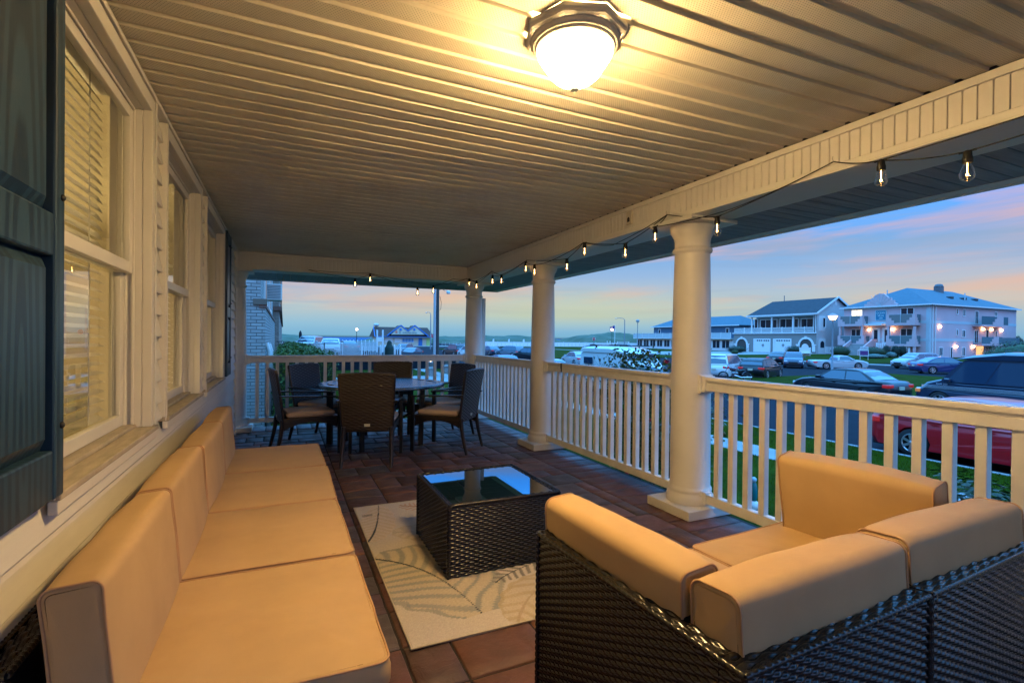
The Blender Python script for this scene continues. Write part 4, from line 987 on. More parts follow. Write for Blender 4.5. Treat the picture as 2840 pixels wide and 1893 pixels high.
for i,(a,b,z0,z1) in enumerate(((14.2,16.4,2.15,4.4),(19.0,21.5,2.15,4.4))):
    B=MB(); B.box(-.469,-.42,a,a+.1,z0,z1); B.box(-.469,-.42,b-.1,b,z0,z1); B.box(-.469,-.42,a+.1,b-.1,z0,z0+.1); B.box(-.469,-.42,a+.1,b-.1,z1-.1,z1); f=B.build('window',vinyl,bb,world=True)
    B=MB(); B.box(-.4685,-.45,a+.1,b-.1,z0+.1,z1-.1); B.build('pane',dglass,f,world=True)
ac=thing('air_conditioner','white window air conditioner sticking out of the brick building','air conditioner',(-.3,15.2,2.3)); B=MB(); B.box(-.42,-.05,14.85,15.55,2.27,2.70); B.build('case',vinyl,ac,bevel=.01,world=True)
B=MB(); 
for k in range(9): B.box(-.40,-.08,14.842,14.849,2.31+k*.042,2.33+k*.042)
B.build('grille',mat('grey_plastic',(.2,.2,.2),.6),ac,world=True)
b2=thing('brick_building','taller tan brick building beyond the pale one at far left','building',(-4,45,SZ)); B=MB(); B.box(-9,-.22,28,76,SZ,11); B.build('wall',bk2,b2,world=True)
B=MB(); B.box(-.6,-.08,27.9,76,2.6,2.8); B.build('ledge',redb,b2,world=True)
for k in range(4): 
    B=MB(); B.box(-.219,-.19,33+k*10,36+k*10,3.3,5.6); B.build('window',dglass,b2,world=True)
st=thing('stoop','pale stone stoop with black handrail beside the brick building','stoop',(-.1,26.8,SZ)); B=MB(); B.box(-.45,.35,26.1,27.8,SZ,.35); B.box(.355,.75,26.1,27.8,SZ,.1); B.build('step',conc,st,bevel=.02,world=True)
B=MB()
for xx in (-.2,.0,.2,.4): B.bar((xx,26.15,.35 if xx<.35 else .1),(xx,26.15,1.05 if xx<.3 else .9),.03)
B.tube([(-.3,26.15,1.06),(.25,26.15,1.06),(.75,26.15,.75)],.022,6); B.build('handrail',blackm,st,world=True)
dp=thing('downpipe','pale downpipes standing against the side of the pale brick building','downpipe',(-.28,13.0,SZ)); B=MB(); B.tube([(-.30,12.9,SZ),(-.30,12.9,.95),(-.36,12.9,1.15)],.05,8); B.build('pipe',vinyl,dp,world=True); B=MB(); B.tube([(-.30,15.2,SZ),(-.30,15.2,.9),(-.36,15.2,1.1)],.05,8); B.build('pipe',vinyl,dp,world=True)
o_=onZ(2090,1412,LZ); gf=thing('garden_ornament','small teal and white ornament standing on the near lawn','ornament',tuple(o_)); gf.scale=(.75,.75,.8); B=MB(); B.lathe([(.10,0),(.13,.04),(.11,.13),(.05,.17)],16); B.build('base',vinyl,gf); B=MB(); B.lathe([(.05,.171),(.07,.25),(.075,.36),(.06,.46),(.04,.52)],16); B.build('figure',mat('teal_glaze',(.01,.16,.17),.25),gf); B=MB(); B.sphere((0,0,.57),.055,12,8); B.build('head',mat('pale_blue_glaze',(.35,.5,.6),.3),gf)
# ---------------------------------------------------------------- vinyl fences, poles and lamps
whitef=mat('white_fence',(.85,.85,.85),.5)
def fence(label,pts,h,z,sp=.11,group='white picket fences of the parking lot',w=.05,solid=False,posts=2.4,name='white_fence'):
    t=thing(name,label,'fence',(pts[0][0],pts[0][1],z),0,group); pts=[Vector((p[0],p[1],0)) for p in pts]
    R_=MB(); K=MB(); Pp=MB()
    for p,q in zip(pts[:-1],pts[1:]):
        L=(q-p).length; d=(q-p)/L; n=max(1,int(round(L/posts)))
        for i in range(n+1):
            c=p+d*L*i/n; Pp.M=T((c.x,c.y,z)); Pp.box(-.055,.055,-.055,.055,0,h+.08); Pp.lathe([(.08,h+.081),(.001,h+.14)],4,cap=False,smooth=False,ang0=pi/4); Pp.M=Matrix()
        for zz in ((h-.03,h+.02),(.10,.16)):
            R_.bar(Vector((p.x,p.y,z+(zz[0]+zz[1])/2)),Vector((q.x,q.y,z+(zz[0]+zz[1])/2)),.045,zz[1]-zz[0])
        if solid: K.bar(Vector((p.x,p.y,z+h/2)),Vector((q.x,q.y,z+h/2)),.02,h-.2)
        else:
            m=int(L/sp)
            for i in range(m):
                c=p+d*(i+.5)*L/m; K.box(c.x-w/2,c.x+w/2,c.y-w/2,c.y+w/2,z+.161,z+h-.031)
    R_.build('rail',whitef,t,world=True); K.build('pickets',whitef,t,world=True); Pp.build('posts',whitef,t,world=True); return t
fz=-.42
p0=at(785,47); p1=at(900,43.5); p2=at(1003,42)
fence('white picket fence in front of the parked white car',[(p0.x,p0.y),(p1.x,p1.y),(p2.x,p2.y)],1.12,fz)
p3=at(1003,42.2); p4=at(1056,42.2); fence('taller white picket gate section beside the dark covered shape',[(p3.x,p3.y),(p4.x,p4.y)],.95,fz,sp=.16,posts=1.2)
p5=at(1094,41.8); p6=at(1111,41.8); fence('short white fence piece right of the dark covered shape',[(p5.x,p5.y),(p6.x,p6.y)],.98,fz,sp=.16,posts=.5)
p5=at(1056,42); p6=at(1068,42); fence('short white gate posts left of the dark covered shape',[(p5.x,p5.y),(p6.x,p6.y)],.95,fz,sp=.16,posts=.4)
p7=at(950,62); p8=at(1046,60); fence('long solid white fence at the back of the parking lot',[(p7.x,p7.y),(p8.x,p8.y)],1.25,fz,solid=True,posts=.6)
c=at(1080,41.4); cv=thing('covered_heater','dark green cover over a tall bottle shaped patio heater','cover',(c.x,c.y,fz-.2)); B=MB(); B.lathe([(.36,0),(.37,.5),(.36,1.0),(.34,1.12),(.25,1.25),(.20,1.4),(.19,1.52),(.14,1.62),(.05,1.68),(.001,1.69)],24); B.build('cover',mat('dark_green_cloth',(.012,.035,.028),.8,bump=.3,bs=8,bd=.05),cv)
# arbour posts behind the gate
c=at(1046,58); ar=thing('white_arbour','tall white post frame behind the picket gate','arbour',(c.x,c.y,fz)); B=MB(); B.box(-.08,.08,-.08,.08,0,2.6); B.box(.56,.72,-.08,.08,0,2.6); B.box(-.1,.74,-.05,.05,1.25,1.75); B.build('frame',whitef,ar)
def globe_lamp(label,px,d,top,z=SZ,cm=blackm,r=.26,col=(1,.62,.42),st=14,group='globe street lamps',pole=.07):
    c=at(px,d); t=thing('street_lamp',label,'street lamp',(c.x,c.y,z),0,group); h=top-z
    B=MB(); B.lathe([(pole*2,0),(pole*1.8,.4),(pole*1.1,.6),(pole,1),(pole*.8,h-2*r),(pole*1.8,h-2*r+.05)],12); B.build('pole',cm,t)
    B=MB(); B.lathe([(r*.4,h-2*r+.05),(r*.9,h-r*1.5),(r,h-r),(r*.75,h-.25*r),(r*.2,h)],16); B.build('globe',emis('globe_glow',col,st),t)
    B=MB(); B.lathe([(r*.85,h-.24*r),(r*.3,h+.12*r),(.01,h+.3*r)],12); B.build('cap',cm,t); return t
globe_lamp('lit globe lamp on a black post by the sea at left',989,120,3.4,r=.26)
globe_lamp('lit pink globe lamp on a black post beside the flag',1697,150,4.6,r=.36,col=(1,.55,.55),st=20)
# utility pole and metal pole
wood=mat('weathered_wood',(.085,.075,.07),.9,var=.4,vs=3,bump=.5,bs=12,stretch=(4,4,.3))
c=at(1213,47); B=MB(); B.lathe([(.17,0),(.13,10)],14,c=(0,0,0)); u=thing('utility_pole','weathered dark wooden utility pole at the street corner','utility pole',(c.x,c.y,SZ)); B.build('pole',wood,u)
B=MB(); B.tube([(.15,0,7.2),(.4,-.05,7.3),(.62,-.1,7.15)],.03,6); B.tube([(.18,-.1,6.6),(.30,-.15,6.0),(.26,-.15,5.4),(.16,-.15,5.3)],.02,6); B.build('cable',blackp,u)
B=MB(); B.lathe([(.16,6.85),(.2,7.0),(.16,7.12),(.04,7.18)],14,c=(1.0,-.1,0)); B.bar((.6,-.1,7.15),(1.0,-.1,7.15),.04); B.build('camera_dome',vinyl,u)
c=at(1205,46); mp=thing('metal_pole','smooth pale metal pole beside the wooden utility pole','pole',(c.x,c.y,SZ)); B=MB(); B.lathe([(.13,0),(.11,9)],14); B.build('pole',mat('galvanised',(.5,.52,.54),.45,metal=.3),mp)
a=at(1213,47,6.0); b=at(1600,30,7.0); B=MB()
for dz in (0,.12): B.tube([a.lerp(b,i/12)-Vector((0,0,1.2*4*(i/12)*(1-i/12)*.3-dz)) for i in range(13)],.02,5)
w_=thing('overhead_wires','pair of pale overhead wires running right from the utility pole','wires',tuple(a)); B.build('wire',mat('wire_grey',(.3,.32,.35),.5),w_,world=True)
def cobra(label,px,d,topy,arm,group='tall cobra head street lights'):
    c=at(px,d); v=ray(px,topy); h=EYE+v.z*d-SZ; t=thing('street_light',label,'street light',(c.x,c.y,SZ),0,group)
    ex=Vector((CR.x,CR.y,0))*arm
    B=MB(); B.lathe([(.15,0),(.09,h-.6),(.08,h-.4)],12); B.tube([(0,0,h-.5),(ex.x*.15,ex.y*.15,h-.1),(ex.x*.6,ex.y*.6,h+.05),(ex.x,ex.y,h-.05)],.06,8); B.build('pole',mat('steel_blue_grey',(.22,.25,.28),.5),t)
    B=MB(); B.sphere((ex.x*1.12,ex.y*1.12,h-.08),.22,10,6,(1,1,.45)); B.build('lamp_head',mat('galvanised',(0,0,0)),t)
cobra('slim street light on its pole left of the utility pole',1194,120,866,-.95); cobra('grey street light with a curved arm between the flag and the blue house',1732,128,882,-2.0)
def lantern(label,px,d,topy,wpx,lit,bz=SZ,group='lantern street lamps'):
    c=at(px,d); zt=EYE+ray(px,topy).z*d; h=zt-bz; w=wpx/FPX*d/2; t=thing('street_lamp',label,'street lamp',(c.x,c.y,bz),0,group); pm=mat('lamp_post_blue_grey',(.30,.36,.40),.5)
    H=w*1.55
    B=MB(); B.lathe([(.12,0),(.10,.5),(.075,1),(.06,h-H-.1),(.10,h-H-.05),(.05,h-H)],14); B.build('pole',pm,t)
    B=MB(); B.lathe([(w*.52,h-H),(w*.95,h-H*.42)],6,cap=True,smooth=False); B.build('lantern_glass',emis('lantern_glow',(1,.50,.20),5.5) if lit else mat('lantern_frost',(.45,.5,.52),.3),t)
    B=MB(); B.lathe([(w*1.08,h-H*.42+.002),(w*.55,h-H*.12),(w*.12,h-H*.04),(w*.1,h)],6,smooth=False); B.build('lantern_cap',mat('lantern_cap_m',(.35,.30,.28),.5),t)
    return t
lantern('lit orange lantern lamp on a pale post in front of the two big houses',2309,44,868,24,True,SZ)
lantern('unlit grey lantern lamp on a tall post left of the blue house',1768,95,885,12,False)
c=at(1705,160); fl=thing('flagpole','flagpole flying a small striped american flag near the dunes','flag',(c.x,c.y,SZ)); zt=EYE+ray(1705,901).z*160; B=MB(); B.lathe([(.09,0),(.05,zt-SZ)],8); B.build('pole',whitef,fl)
def flag():
    e=Vector((CR.x,CR.y,0)).normalized(); top=zt-SZ-.2; W_,H_=1.6*1.0,1.55
    for k in range(7):
        B=MB(); z1=top-k*H_/7; z0=z1-H_/7
        B.grid(lambda u,v:(-e*u*W_+Vector((0,0,z0+(z1-z0)*v-u*.35+.08*math.sin(u*7)))+Vector((0,.1*math.sin(u*9),0))),8,1); B.build('flag_stripe',mat('flag_red',(.5,.04,.06),.8) if k%2==0 else mat('flag_white',(.7,.7,.7),.8),fl)
    B=MB(); B.grid(lambda u,v:(-e*u*W_*.45+Vector((0,0,top-.8*(1-v)-u*.45*.35+.02))+Vector((0,.1*math.sin(u*4)-.03,0))),4,1); B.build('flag_canton',mat('flag_blue',(.02,.04,.25),.8),fl)
flag()
def stop(label,px,d,cy,rp,group='red stop signs'):
    c=at(px,d); z=EYE+ray(px,cy).z*d; r=rp/FPX*d; t=thing('stop_sign',label,'stop sign',(c.x,c.y,SZ),-R(24.5),group); B=MB(); B.lathe([(.04,0),(.04,z-SZ)],8); B.build('post',blackm,t)
    B=MB(); B.prism([(r*math.cos(a),z-SZ+r*math.sin(a)) for a in [R(22.5+45*k) for k in range(8)]],'y',-.06,-.045); B.build('rim',mat('sign_white',(.75,.75,.75),.5),t)
    B=MB(); B.prism([(r*.9*math.cos(a),z-SZ+r*.9*math.sin(a)) for a in [R(22.5+45*k) for k in range(8)]],'y',-.075,-.062); B.build('face',mat('sign_red',(.55,.02,.03),.5),t)
    text('lettering','STOP',r*.85,mat('sign_white',(0,0,0)),t,(0,-.082,z-SZ),(R(90),0,0),.004)
stop('red stop sign behind the utility pole',1200,100,931,6.0); stop('red stop sign on the beach road beside the dark car',1647,125,939.5,5.0)
# long white boardwalk wall and rails
def bw():
    a=at(1335,178); b=at(1880,178); fence('long white boardwalk wall below the dunes',[(a.x,a.y),(b.x,b.y)],1.55,SZ,solid=True,posts=6,name='boardwalk_wall',group=None)
    a=at(1226,168); b=at(1700,168); t=thing('guard_rail','thin grey pipe railing in front of the boardwalk wall','railing',(a.x,a.y,SZ)); B=MB(); n=46
    for i in range(n+1): c=a.lerp(b,i/n); B.bar((c.x,c.y,SZ),(c.x,c.y,SZ+1.25),.07)
    for z in (1.25,.75): B.bar((a.x,a.y,SZ+z),(b.x,b.y,SZ+z),.06)
    B.build('rail',mat('galvanised',(0,0,0)),t,world=True)
    for px,lab in ((1369,'left white boardwalk shelter post between the columns'),(1412,'middle white boardwalk shelter post between the columns'),(1453,'right white boardwalk shelter post between the columns')):
        c=at(px,165); p=thing('shelter_post',lab,'post',(c.x,c.y,SZ),0,'white boardwalk shelter posts'); B=MB(); B.box(-.16,.16,-.16,.16,0,2.55); B.build('post',whitef,p); B=MB(); B.box(-.28,-.161,-.2,.2,1.5,2.4); B.build('sign_box',whitef,p)
    c=at(1688,150); p=thing('lifeguard_stand','white wooden lifeguard stand by the boardwalk','lifeguard stand',(c.x,c.y,SZ)); B=MB()
    for s_ in (-.52,.52): B.bar((s_,0,0),(s_,0,2.3),.14)
    B.bar((-.5,0,1.35),(.5,0,1.35),.14); B.bar((-.5,0,.8),(.5,0,.8),.14); B.build('frame',whitef,p)
    c=at(1728,165); p=thing('white_goal_frame','wide white post frame behind the tall street light','frame',(c.x,c.y,SZ),-R(24)); B=MB(); B.box(-2,-1.8,-.1,.1,0,2.1); B.box(1.8,2,-.1,.1,0,2.1); B.box(-1.79,1.79,-.05,.05,1.9,2.0); B.build('frame',whitef,p)
bw()
c=at(833,60); um=thing('closed_umbrella','dark closed patio umbrella standing behind the picket fence','umbrella',(c.x,c.y,fz)); B=MB(); B.lathe([(.04,0),(.04,1.0)],8); B.build('pole',blackm,um); B=MB(); B.lathe([(.10,.9),(.2,1.15),(.13,1.6),(.17,1.9),(.15,2.2),(.05,2.4),(.01,2.45)],12); B.build('canopy',mat('navy_cloth',(.01,.015,.03),.8),um)
# stone planters on pedestals with lights
def planter(label,px,d):
    c=at(px,d); t=thing('stone_planter',label,'planter',(c.x,c.y,LZ),0,'lit stone planters by the corner path'); t.scale=(.75,.75,.60); stn=brickmat('pedestal_stone_%d'%px,(.42,.40,.38),(.33,.31,.30),(.2,.2,.2))
    B=MB(); B.box(-.36,.36,-.36,.36,0,.85); B.build('pedestal',stn,t); B=MB(); B.add([(-.45,-.45,.85),(.45,-.45,.85),(.45,.45,.85),(-.45,.45,.85),(-.15,-.15,1.12),(.15,-.15,1.12),(.15,.15,1.12),(-.15,.15,1.12)],[(0,1,5,4),(1,2,6,5),(2,3,7,6),(3,0,4,7),(4,5,6,7),(0,3,2,1)]); B.build('cap',conc,t)
    B=MB(); B.lathe([(.10,1.12),(.2,1.2),(.42,1.45),(.5,1.62),(.46,1.62),(.3,1.5)],20,cap=False); B.build('bowl',conc,t)
    for a,dz in ((0,.0),(2.6,-.1),(4.3,-.1)):
        B=MB(); B.sphere((.28*math.cos(a)*(1 if dz else 0),.28*math.sin(a)*(1 if dz else 0),1.80+dz),.075,10,8); B.build('lamp',emis('warm_small_lamp',(1,.66,.32),4),t)
planter('stone pedestal planter with small lit lamps seen between the far balusters',1196,34); planter('second lit stone planter partly behind the far dining chair',1240,37)
# ================================================================ VEHICLES
cglass=mat('car_glass',(.015,.045,.085),.06,spec=1.0,coat=.5); tyre=mat('tyre',(.012,.012,.013),.85); rimm=mat('alloy',(.55,.56,.58),.3,metal=.9); trimb=mat('car_trim',(.012,.012,.013),.45); redl=mat('tail_lens',(.45,.01,.015),.15,spec=.8,emit=(1,.05,.04),estr=.12); hl=mat('head_lens',(.65,.7,.75),.08,spec=1); plm=mat('plate_yellow',(.6,.58,.45),.5); chrome=mat('chrome',(.7,.7,.72),.12,metal=1)
def paint(n,c,r=.22): return mat('paint_'+n,c,.30,spec=.5,coat=.35 if max(c)<.03 else .7)
K={ # L,W,H,belt,clear, nose z, cowl z, deck z, [xr base, xr top, xf top, xf base], wheel r, wheel x front/rear, nwin
'sedan':(4.7,1.82,1.46,.93,.20,.66,.97,.99,(-1.78,-.98,.28,1.12),.325,1.42,-1.33),
'coupe':(4.5,1.85,1.34,.88,.18,.62,.90,.92,(-1.75,-.85,.15,.95),.33,1.35,-1.3),
'hatch':(4.25,1.80,1.47,.94,.19,.68,1.0,.98,(-2.02,-1.62,.42,1.22),.325,1.36,-1.27),
'suv':(4.65,1.88,1.70,1.06,.27,.78,1.12,1.08,(-2.22,-1.80,.38,1.18),.37,1.42,-1.35),
'minivan':(5.1,1.98,1.74,1.02,.20,.72,1.08,1.04,(-2.46,-2.15,.75,1.75),.345,1.6,-1.45),
'van':(5.5,2.02,2.08,1.12,.26,.80,1.22,1.14,(-2.72,-2.66,1.10,1.85),.36,1.85,-1.65),
'pickup':(5.0,1.90,1.36,.88,.20,.70,.92,.88,(-.35,-.12,.72,1.30),.34,1.5,-1.4)}
def car(kind,label,loc,rz,pt,cat='car',group=None,name=None,detail=True,hightop=False,rails=False,sc=1.0,tail=True,wins=True):
    L,W,H,belt,cl,nz_,cz,dz,gx,wr,wf,wb=K[kind]; nm=name or {'sedan':'parked_car','coupe':'sports_car','hatch':'parked_hatchback','suv':'parked_suv','minivan':'minivan','van':'parked_van','pickup':'pickup_car'}[kind]
    t=thing(nm,label,cat,(loc[0],loc[1],loc[2]),rz,group or 'vehicles parked around the street'); t.scale=(sc,sc,sc)
    hL=L/2
    top=[(-hL,cl+.18),(-hL-.02,.62),(-hL+.04,dz-.10),(-hL+.16,dz-.01),(gx[0]-.02 if gx[0]>-hL+.25 else -hL+.26,dz+.005),(-.6,belt+.01),(gx[3]*.6,belt+.012),(gx[3]+.05,cz),(gx[3]+(hL-gx[3])*.55,cz*.5+nz_*.5+.08),(hL-.20,nz_+.09),(hL-.05,nz_-.06),(hL,nz_-.22),(hL-.02,cl+.12),(hL-.12,cl)]
    def arch(xc):
        return [(xc+ (wr+.05)*math.cos(a),max(cl,wr+(wr+.05)*math.sin(a))) for a in [R(d) for d in (-25,5,35,65,90,115,145,175,205)]]
    bot=arch(wf)+arch(wb)
    isa=[0]*len(top)+[1]*len(bot)+[0]; poly=top+bot+[(-hL+.12,cl)]
    B=MB(); fr=[(-1,.11,.07),(-.975,.055,.035),(-.90,.015,.01),(-.62,0,0),(0,-.02,-.012),(.62,0,0),(.90,.015,.01),(.975,.055,.035),(1,.11,.07)]
    n=len(poly); vs=[]
    for f,ix,iz in fr:
        for (x,z),a in zip(poly,isa):
            if a and abs(f)<.7: z=cl
            if not a:
                x=x-math.copysign(min(abs(x),ix*(abs(x)/hL)**3*1.6),x)
                if z>.55: z=z-iz*(1 if z>.75 else .3)
            yy=f*W/2*(1-.05*max(0,(z-.6)/.5) if z>.6 else 1)*(1-.06*(abs(x)/hL)**4)*(1-.03*max(0,.5-z))
            vs.append((x,yy,z))
    m=len(fr); B.add(vs,[(i*n+k,i*n+(k+1)%n,(i+1)*n+(k+1)%n,(i+1)*n+k) for i in range(m-1) for k in range(n)],True)
    B.add(vs[:n],[tuple(range(n))]); B.add(vs[-n:],[tuple(range(n))[::-1]])
    # greenhouse
    xr,xrt,xft,xf=gx; zb=belt-.03
    wbot,wtop=W/2*.945,W/2*(.74 if kind!='van' else .86)
    side=[(xr,zb+(dz-belt)),(xr*.45+xrt*.55,zb+(H-zb)*.62),(xrt,H-.055),(xrt+.16,H-.02),((xrt+xft)/2,H),(xft-.12,H-.025),(xft,H-.06),(xft*.45+xf*.55,zb+(H-zb)*.50),(xf,zb+.04)]
    def hw(z): return wbot+(wtop-wbot)*min(1,max(0,(z-zb)/(H-zb)))
    vs=[]; fr2=[(-1,-.02),(-.93,-.004),(-.5,.006),(0,.012),(.5,.006),(.93,-.004),(1,-.02)]
    for f,dzz in fr2:
        for x,z in side: vs.append((x,f*hw(z),z+(dzz if z>belt+.1 else 0)))
    n=len(side); m=len(fr2); B.add(vs,[(i*n+k,i*n+k+1,(i+1)*n+k+1,(i+1)*n+k) for i in range(m-1) for k in range(n-1)],True); B.add(vs[:n],[tuple(range(n))]); B.add(vs[-n:],[tuple(range(n))[::-1]])
    if hightop:
        pr=[(xrt-.02,H-.03),(xrt+.02,H+.20),(xrt+.5,H+.26),(xft-1.2,H+.27),(xft-.3,H+.16),(xft+.25,H-.03)]
        vs=[]
        for f,dzz in ((-1,-.10),(-.85,-.01),(0,.02),(.85,-.01),(1,-.10)):
            for x,z in pr: vs.append((x,f*wtop*1.06,z+(dzz if z>H else -.0)))
        n=len(pr); B.add(vs,[(i*n+k,i*n+k+1,(i+1)*n+k+1,(i+1)*n+k) for i in range(4) for k in range(n-1)],True); B.add(vs[:n],[tuple(range(n))]); B.add(vs[-n:],[tuple(range(n))[::-1]])
    if kind=='pickup': pass
    B.build('body',pt,t)
    # side glass
    def xl(z): # rear slanted limit
        f=(z-zb)/(H-zb); return xr+(xrt-xr)*f+.10
    def xrg(z): f=(z-zb)/(H-zb); return xf+(xft-xf)*f-.13
    z0,z1=belt+.035,H-.115
    cuts={'sedan':[.47],'coupe':[.40],'hatch':[.22,.56],'suv':[.25,.58],'minivan':[.30,.66],'van':[.70],'pickup':[]}[kind]
    for sy in ((-1,1) if wins else ()):
        cs=[0]+cuts+[1]
        for a,b in zip(cs[:-1],cs[1:]):
            g=.028; P=[]
            for (u,z) in ((a,z0),(b,z0),(b,z1),(a,z1)):
                x0_,x1_=xl(z),xrg(z); x=x0_+(x1_-x0_)*u
                if kind!='van' and 0<u<1: x=xl(z0)+(xrg(z0)-xl(z0))*u+(.03 if z==z1 else 0)
                x+= g if u==a else -g; P.append((x,sy*(hw(z)+.006),z))
            if kind=='van' and a==0: P=[(xl(z0)+.1,sy*(hw(z0+.05)+.008),z0+.0),(P[1][0],sy*(hw(z0)+.008),z0),(P[2][0],P[2][1],z1),(xl(z1)+.1,P[3][1],z1)]
            q=MB(); q.quad(*P); q.add([(p[0],p[1]-sy*.02,p[2]) for p in P]+P,[(0,1,5,4),(1,2,6,5),(2,3,7,6),(3,0,4,7)]); q.build('side_window',cglass,t)
    def scr(xa,za,xb,zb_,nmw,s):
        na=Vector((xb-xa,0,zb_-za)); nn=Vector((-na.z,0,na.x)).normalized()*(.012)
        if (nn.x>0)!=(s>0): nn=-nn
        q=MB(); ya,yb=hw(za)*.90,hw(zb_)*.90
        A=Vector((xa,0,za))+nn+na*.10; Bb=Vector((xa,0,za))+nn+na*.93; M_=Vector((xa,0,za))+na*.5+nn*2.2
        q.add([(A.x,-ya,A.z),(A.x,ya,A.z),(M_.x,(ya+yb)/2,M_.z),(Bb.x,yb,Bb.z),(Bb.x,-yb,Bb.z),(M_.x,-(ya+yb)/2,M_.z),(A.x+nn.x*.9,0,A.z+nn.z),(Bb.x+nn.x,0,Bb.z+nn.z),(M_.x+nn.x,0,M_.z+nn.z)],[(0,6,8,5),(6,1,2,8),(5,8,7,4),(8,2,3,7)],True); q.build(nmw,cglass,t)
    scr(xf,zb+.04,xft,H-.06,'windshield',1)
    scr(xr,zb+(dz-belt),xrt,H-.055,'rear_window',-1)
    for xc in (wf,wb):
        for sy in (-1,1):
            B=MB(); B.M=T((xc,sy*(W/2-.115),wr))@Rx(R(90)); B.lathe([(wr*.66,-.11),(wr-.03,-.11),(wr,-.08),(wr,.08),(wr-.03,.11),(wr*.66,.11)],28,cap=False); B.lathe([(wr*.64,.0),(.001,.0)],20,cap=False); wo=B.build('wheel',tyre,t)
            if detail:
                B=MB(); B.M=T((xc,sy*(W/2-.012),wr))@Rx(R(90)); B.lathe([(wr*.66,-.02),(wr*.70,0),(wr*.66,.012),(wr*.60,-.01)],28,cap=False); B.lathe([(.055,.005),(.05,.014),(.001,.016)],12,cap=False)
                for k in range(7):
                    a=2*pi*k/7; c,s_=math.cos(a),math.sin(a); B.bar((.04*c,.04*s_,0),(wr*.64*c,wr*.64*s_,0),.055,.02)
                B.build('rim',rimm,wo)
    for sy in (-1,1):
        B=MB(); B.box(hL-.36,hL-.045,*sorted((sy*(W/2-.10),sy*(W/2-.42))),nz_-.10,nz_+.035); B.build('headlight',hl,t,bevel=.03)
        B=MB(); B.box(-hL+.005,-hL+.30,*sorted((sy*(W/2-.03),sy*(W/2-.40))),dz-.28,dz-.13); B.build('taillight',redl,t,bevel=.03)
        B=MB(); B.box(gx[3]-.42,gx[3]-.22,*sorted((sy*(W/2-.02),sy*(W/2+.16))),belt+.02,belt+.17); B.build('wing_mirror',pt,t,bevel=.04)
        if detail:
            B=MB()
            for u in (.30,.68): x=xl(belt)+(xrg(belt)-xl(belt))*u-.1; B.box(x,x+.16,*sorted((sy*(W/2-.012),sy*(W/2+.012))),belt-.12,belt-.095)
            B.build('door_handle',pt,t)
    B=MB(); B.box(-hL-.035,-hL+.02,-.16,.16,.62,.76); B.build('number_plate',plm,t)
    B=MB(); B.box(hL-.06,hL+.012,-.42,.42,nz_-.24,nz_-.10); B.box(hL-.1,hL+.008,-.6,.6,cl+.10,cl+.24); B.build('grille',trimb,t,bevel=.01)
    B=MB(); B.box(-hL+.10,hL-.12,-W/2+.12,W/2-.12,cl-.04,cl+.12); B.build('underbody',trimb,t)
    if rails:
        B=MB()
        for sy in (-1,1): B.tube([(xrt+.1,sy*wtop*.9,H-.02),(xrt+.3,sy*wtop*.9,H+.06),(xft-.4,sy*wtop*.9,H+.06),(xft-.15,sy*wtop*.9,H-.02)],.02,6)
        B.build('roof_rail',chrome,t)
    return t
def at2(px,d): c=at(px,d,SZ); return c
# --- near and middle row
car('sedan','dark red sedan at the near kerb, seen through the right balusters',(14.45,5.55,SZ),R(-90),paint('red',(.45,.004,.012)))
sd=car('sedan','black sedan with red tail lamps facing left behind the right railing',(24.6,15.2,SZ),R(90-2),paint('black',(.004,.006,.012)))
B=MB()
for sy in (-1,1): B.box(-1.7,1.4,*sorted((sy*.885,sy*.878)),.955,.968)
B.build('chrome_strip',chrome,sd)
vn=car('van','dark blue high top camper van with grey side stripes at the right edge',(25.1,9.45,SZ),R(90),paint('navy',(.010,.022,.050)),cat='van',hightop=True)
for k in range(4):
    B=MB(); 
    for sy in (-1,1): B.box(-2.6,2.45,*sorted((sy*1.018,sy*.99)),.86+k*.035,.872+k*.035)
    B.build('side_stripe',mat('stripe_grey',(.45,.47,.5),.4),vn)
text('lettering','RAM 250',.10,mat('stripe_grey',(0,0,0)),vn,(1.75,1.012,1.04),(R(90),0,R(180)),.004)
B=MB(); B.box(2.52,2.70,.80,.99,.66,.80); B.build('indicator',mat('amber',(.8,.22,.05),.2,emit=(1,.3,.1),estr=.15),vn,bevel=.02)
cv=car('van','white camper van with small black side window and curved high roof at the near kerb',(15.35,20.2,SZ),R(-90),paint('white_van',(.62,.64,.65),.3),cat='van',hightop=True,name='camper_van',wins=False)
B=MB()
for sy in (-1,1):
    B=MB(); B.box(-2.25,-1.45,*sorted((sy*.96,sy*.995)),1.45,1.80); B.build('side_window',cglass,cv,bevel=.01)
    B=MB(); B.box(.95,1.5,*sorted((sy*.95,sy*.985)),1.2,1.62); B.build('side_window',cglass,cv,bevel=.01)
B=MB()
for yy in (-.62,.62): B.bar((-2.2,yy,2.40),(1.0,yy,2.40),.05)
B.build('roof_rack',blackm,cv)
car('sedan','silver grey sedan tucked behind the white camper van',(15.2,27.5,SZ),R(-90),paint('silver_blue',(.30,.34,.38)))
car('sedan','blue sedan roof just above the railing between far columns',(15.2,34.5,SZ),R(-90),paint('blue',(.03,.10,.22)))
p=at2(1600,52); car('sedan','silver sedan seen from behind with pale plate, left of the camper van',p,R(82),paint('silver',(.42,.44,.46)))
p=at2(2008,37.5); car('minivan','white minivan with orange reflections half hidden by the thick column',p,R(28),paint('white',(.72,.72,.72),.3),cat='minivan')
p=at2(2112,37); car('hatch','black hatchback with round rear badge behind the motorcycle',p,R(20),paint('black',(0,0,0)))
p=at2(2202,52); car('suv','dark blue crossover facing the camera beyond the black hatchback',p,R(215),paint('deep_blue',(.015,.035,.075)),sc=.95)
p=at2(2166,60); car('sedan','low dark sedan half hidden behind the blue crossover',p,R(20),paint('black',(0,0,0)))
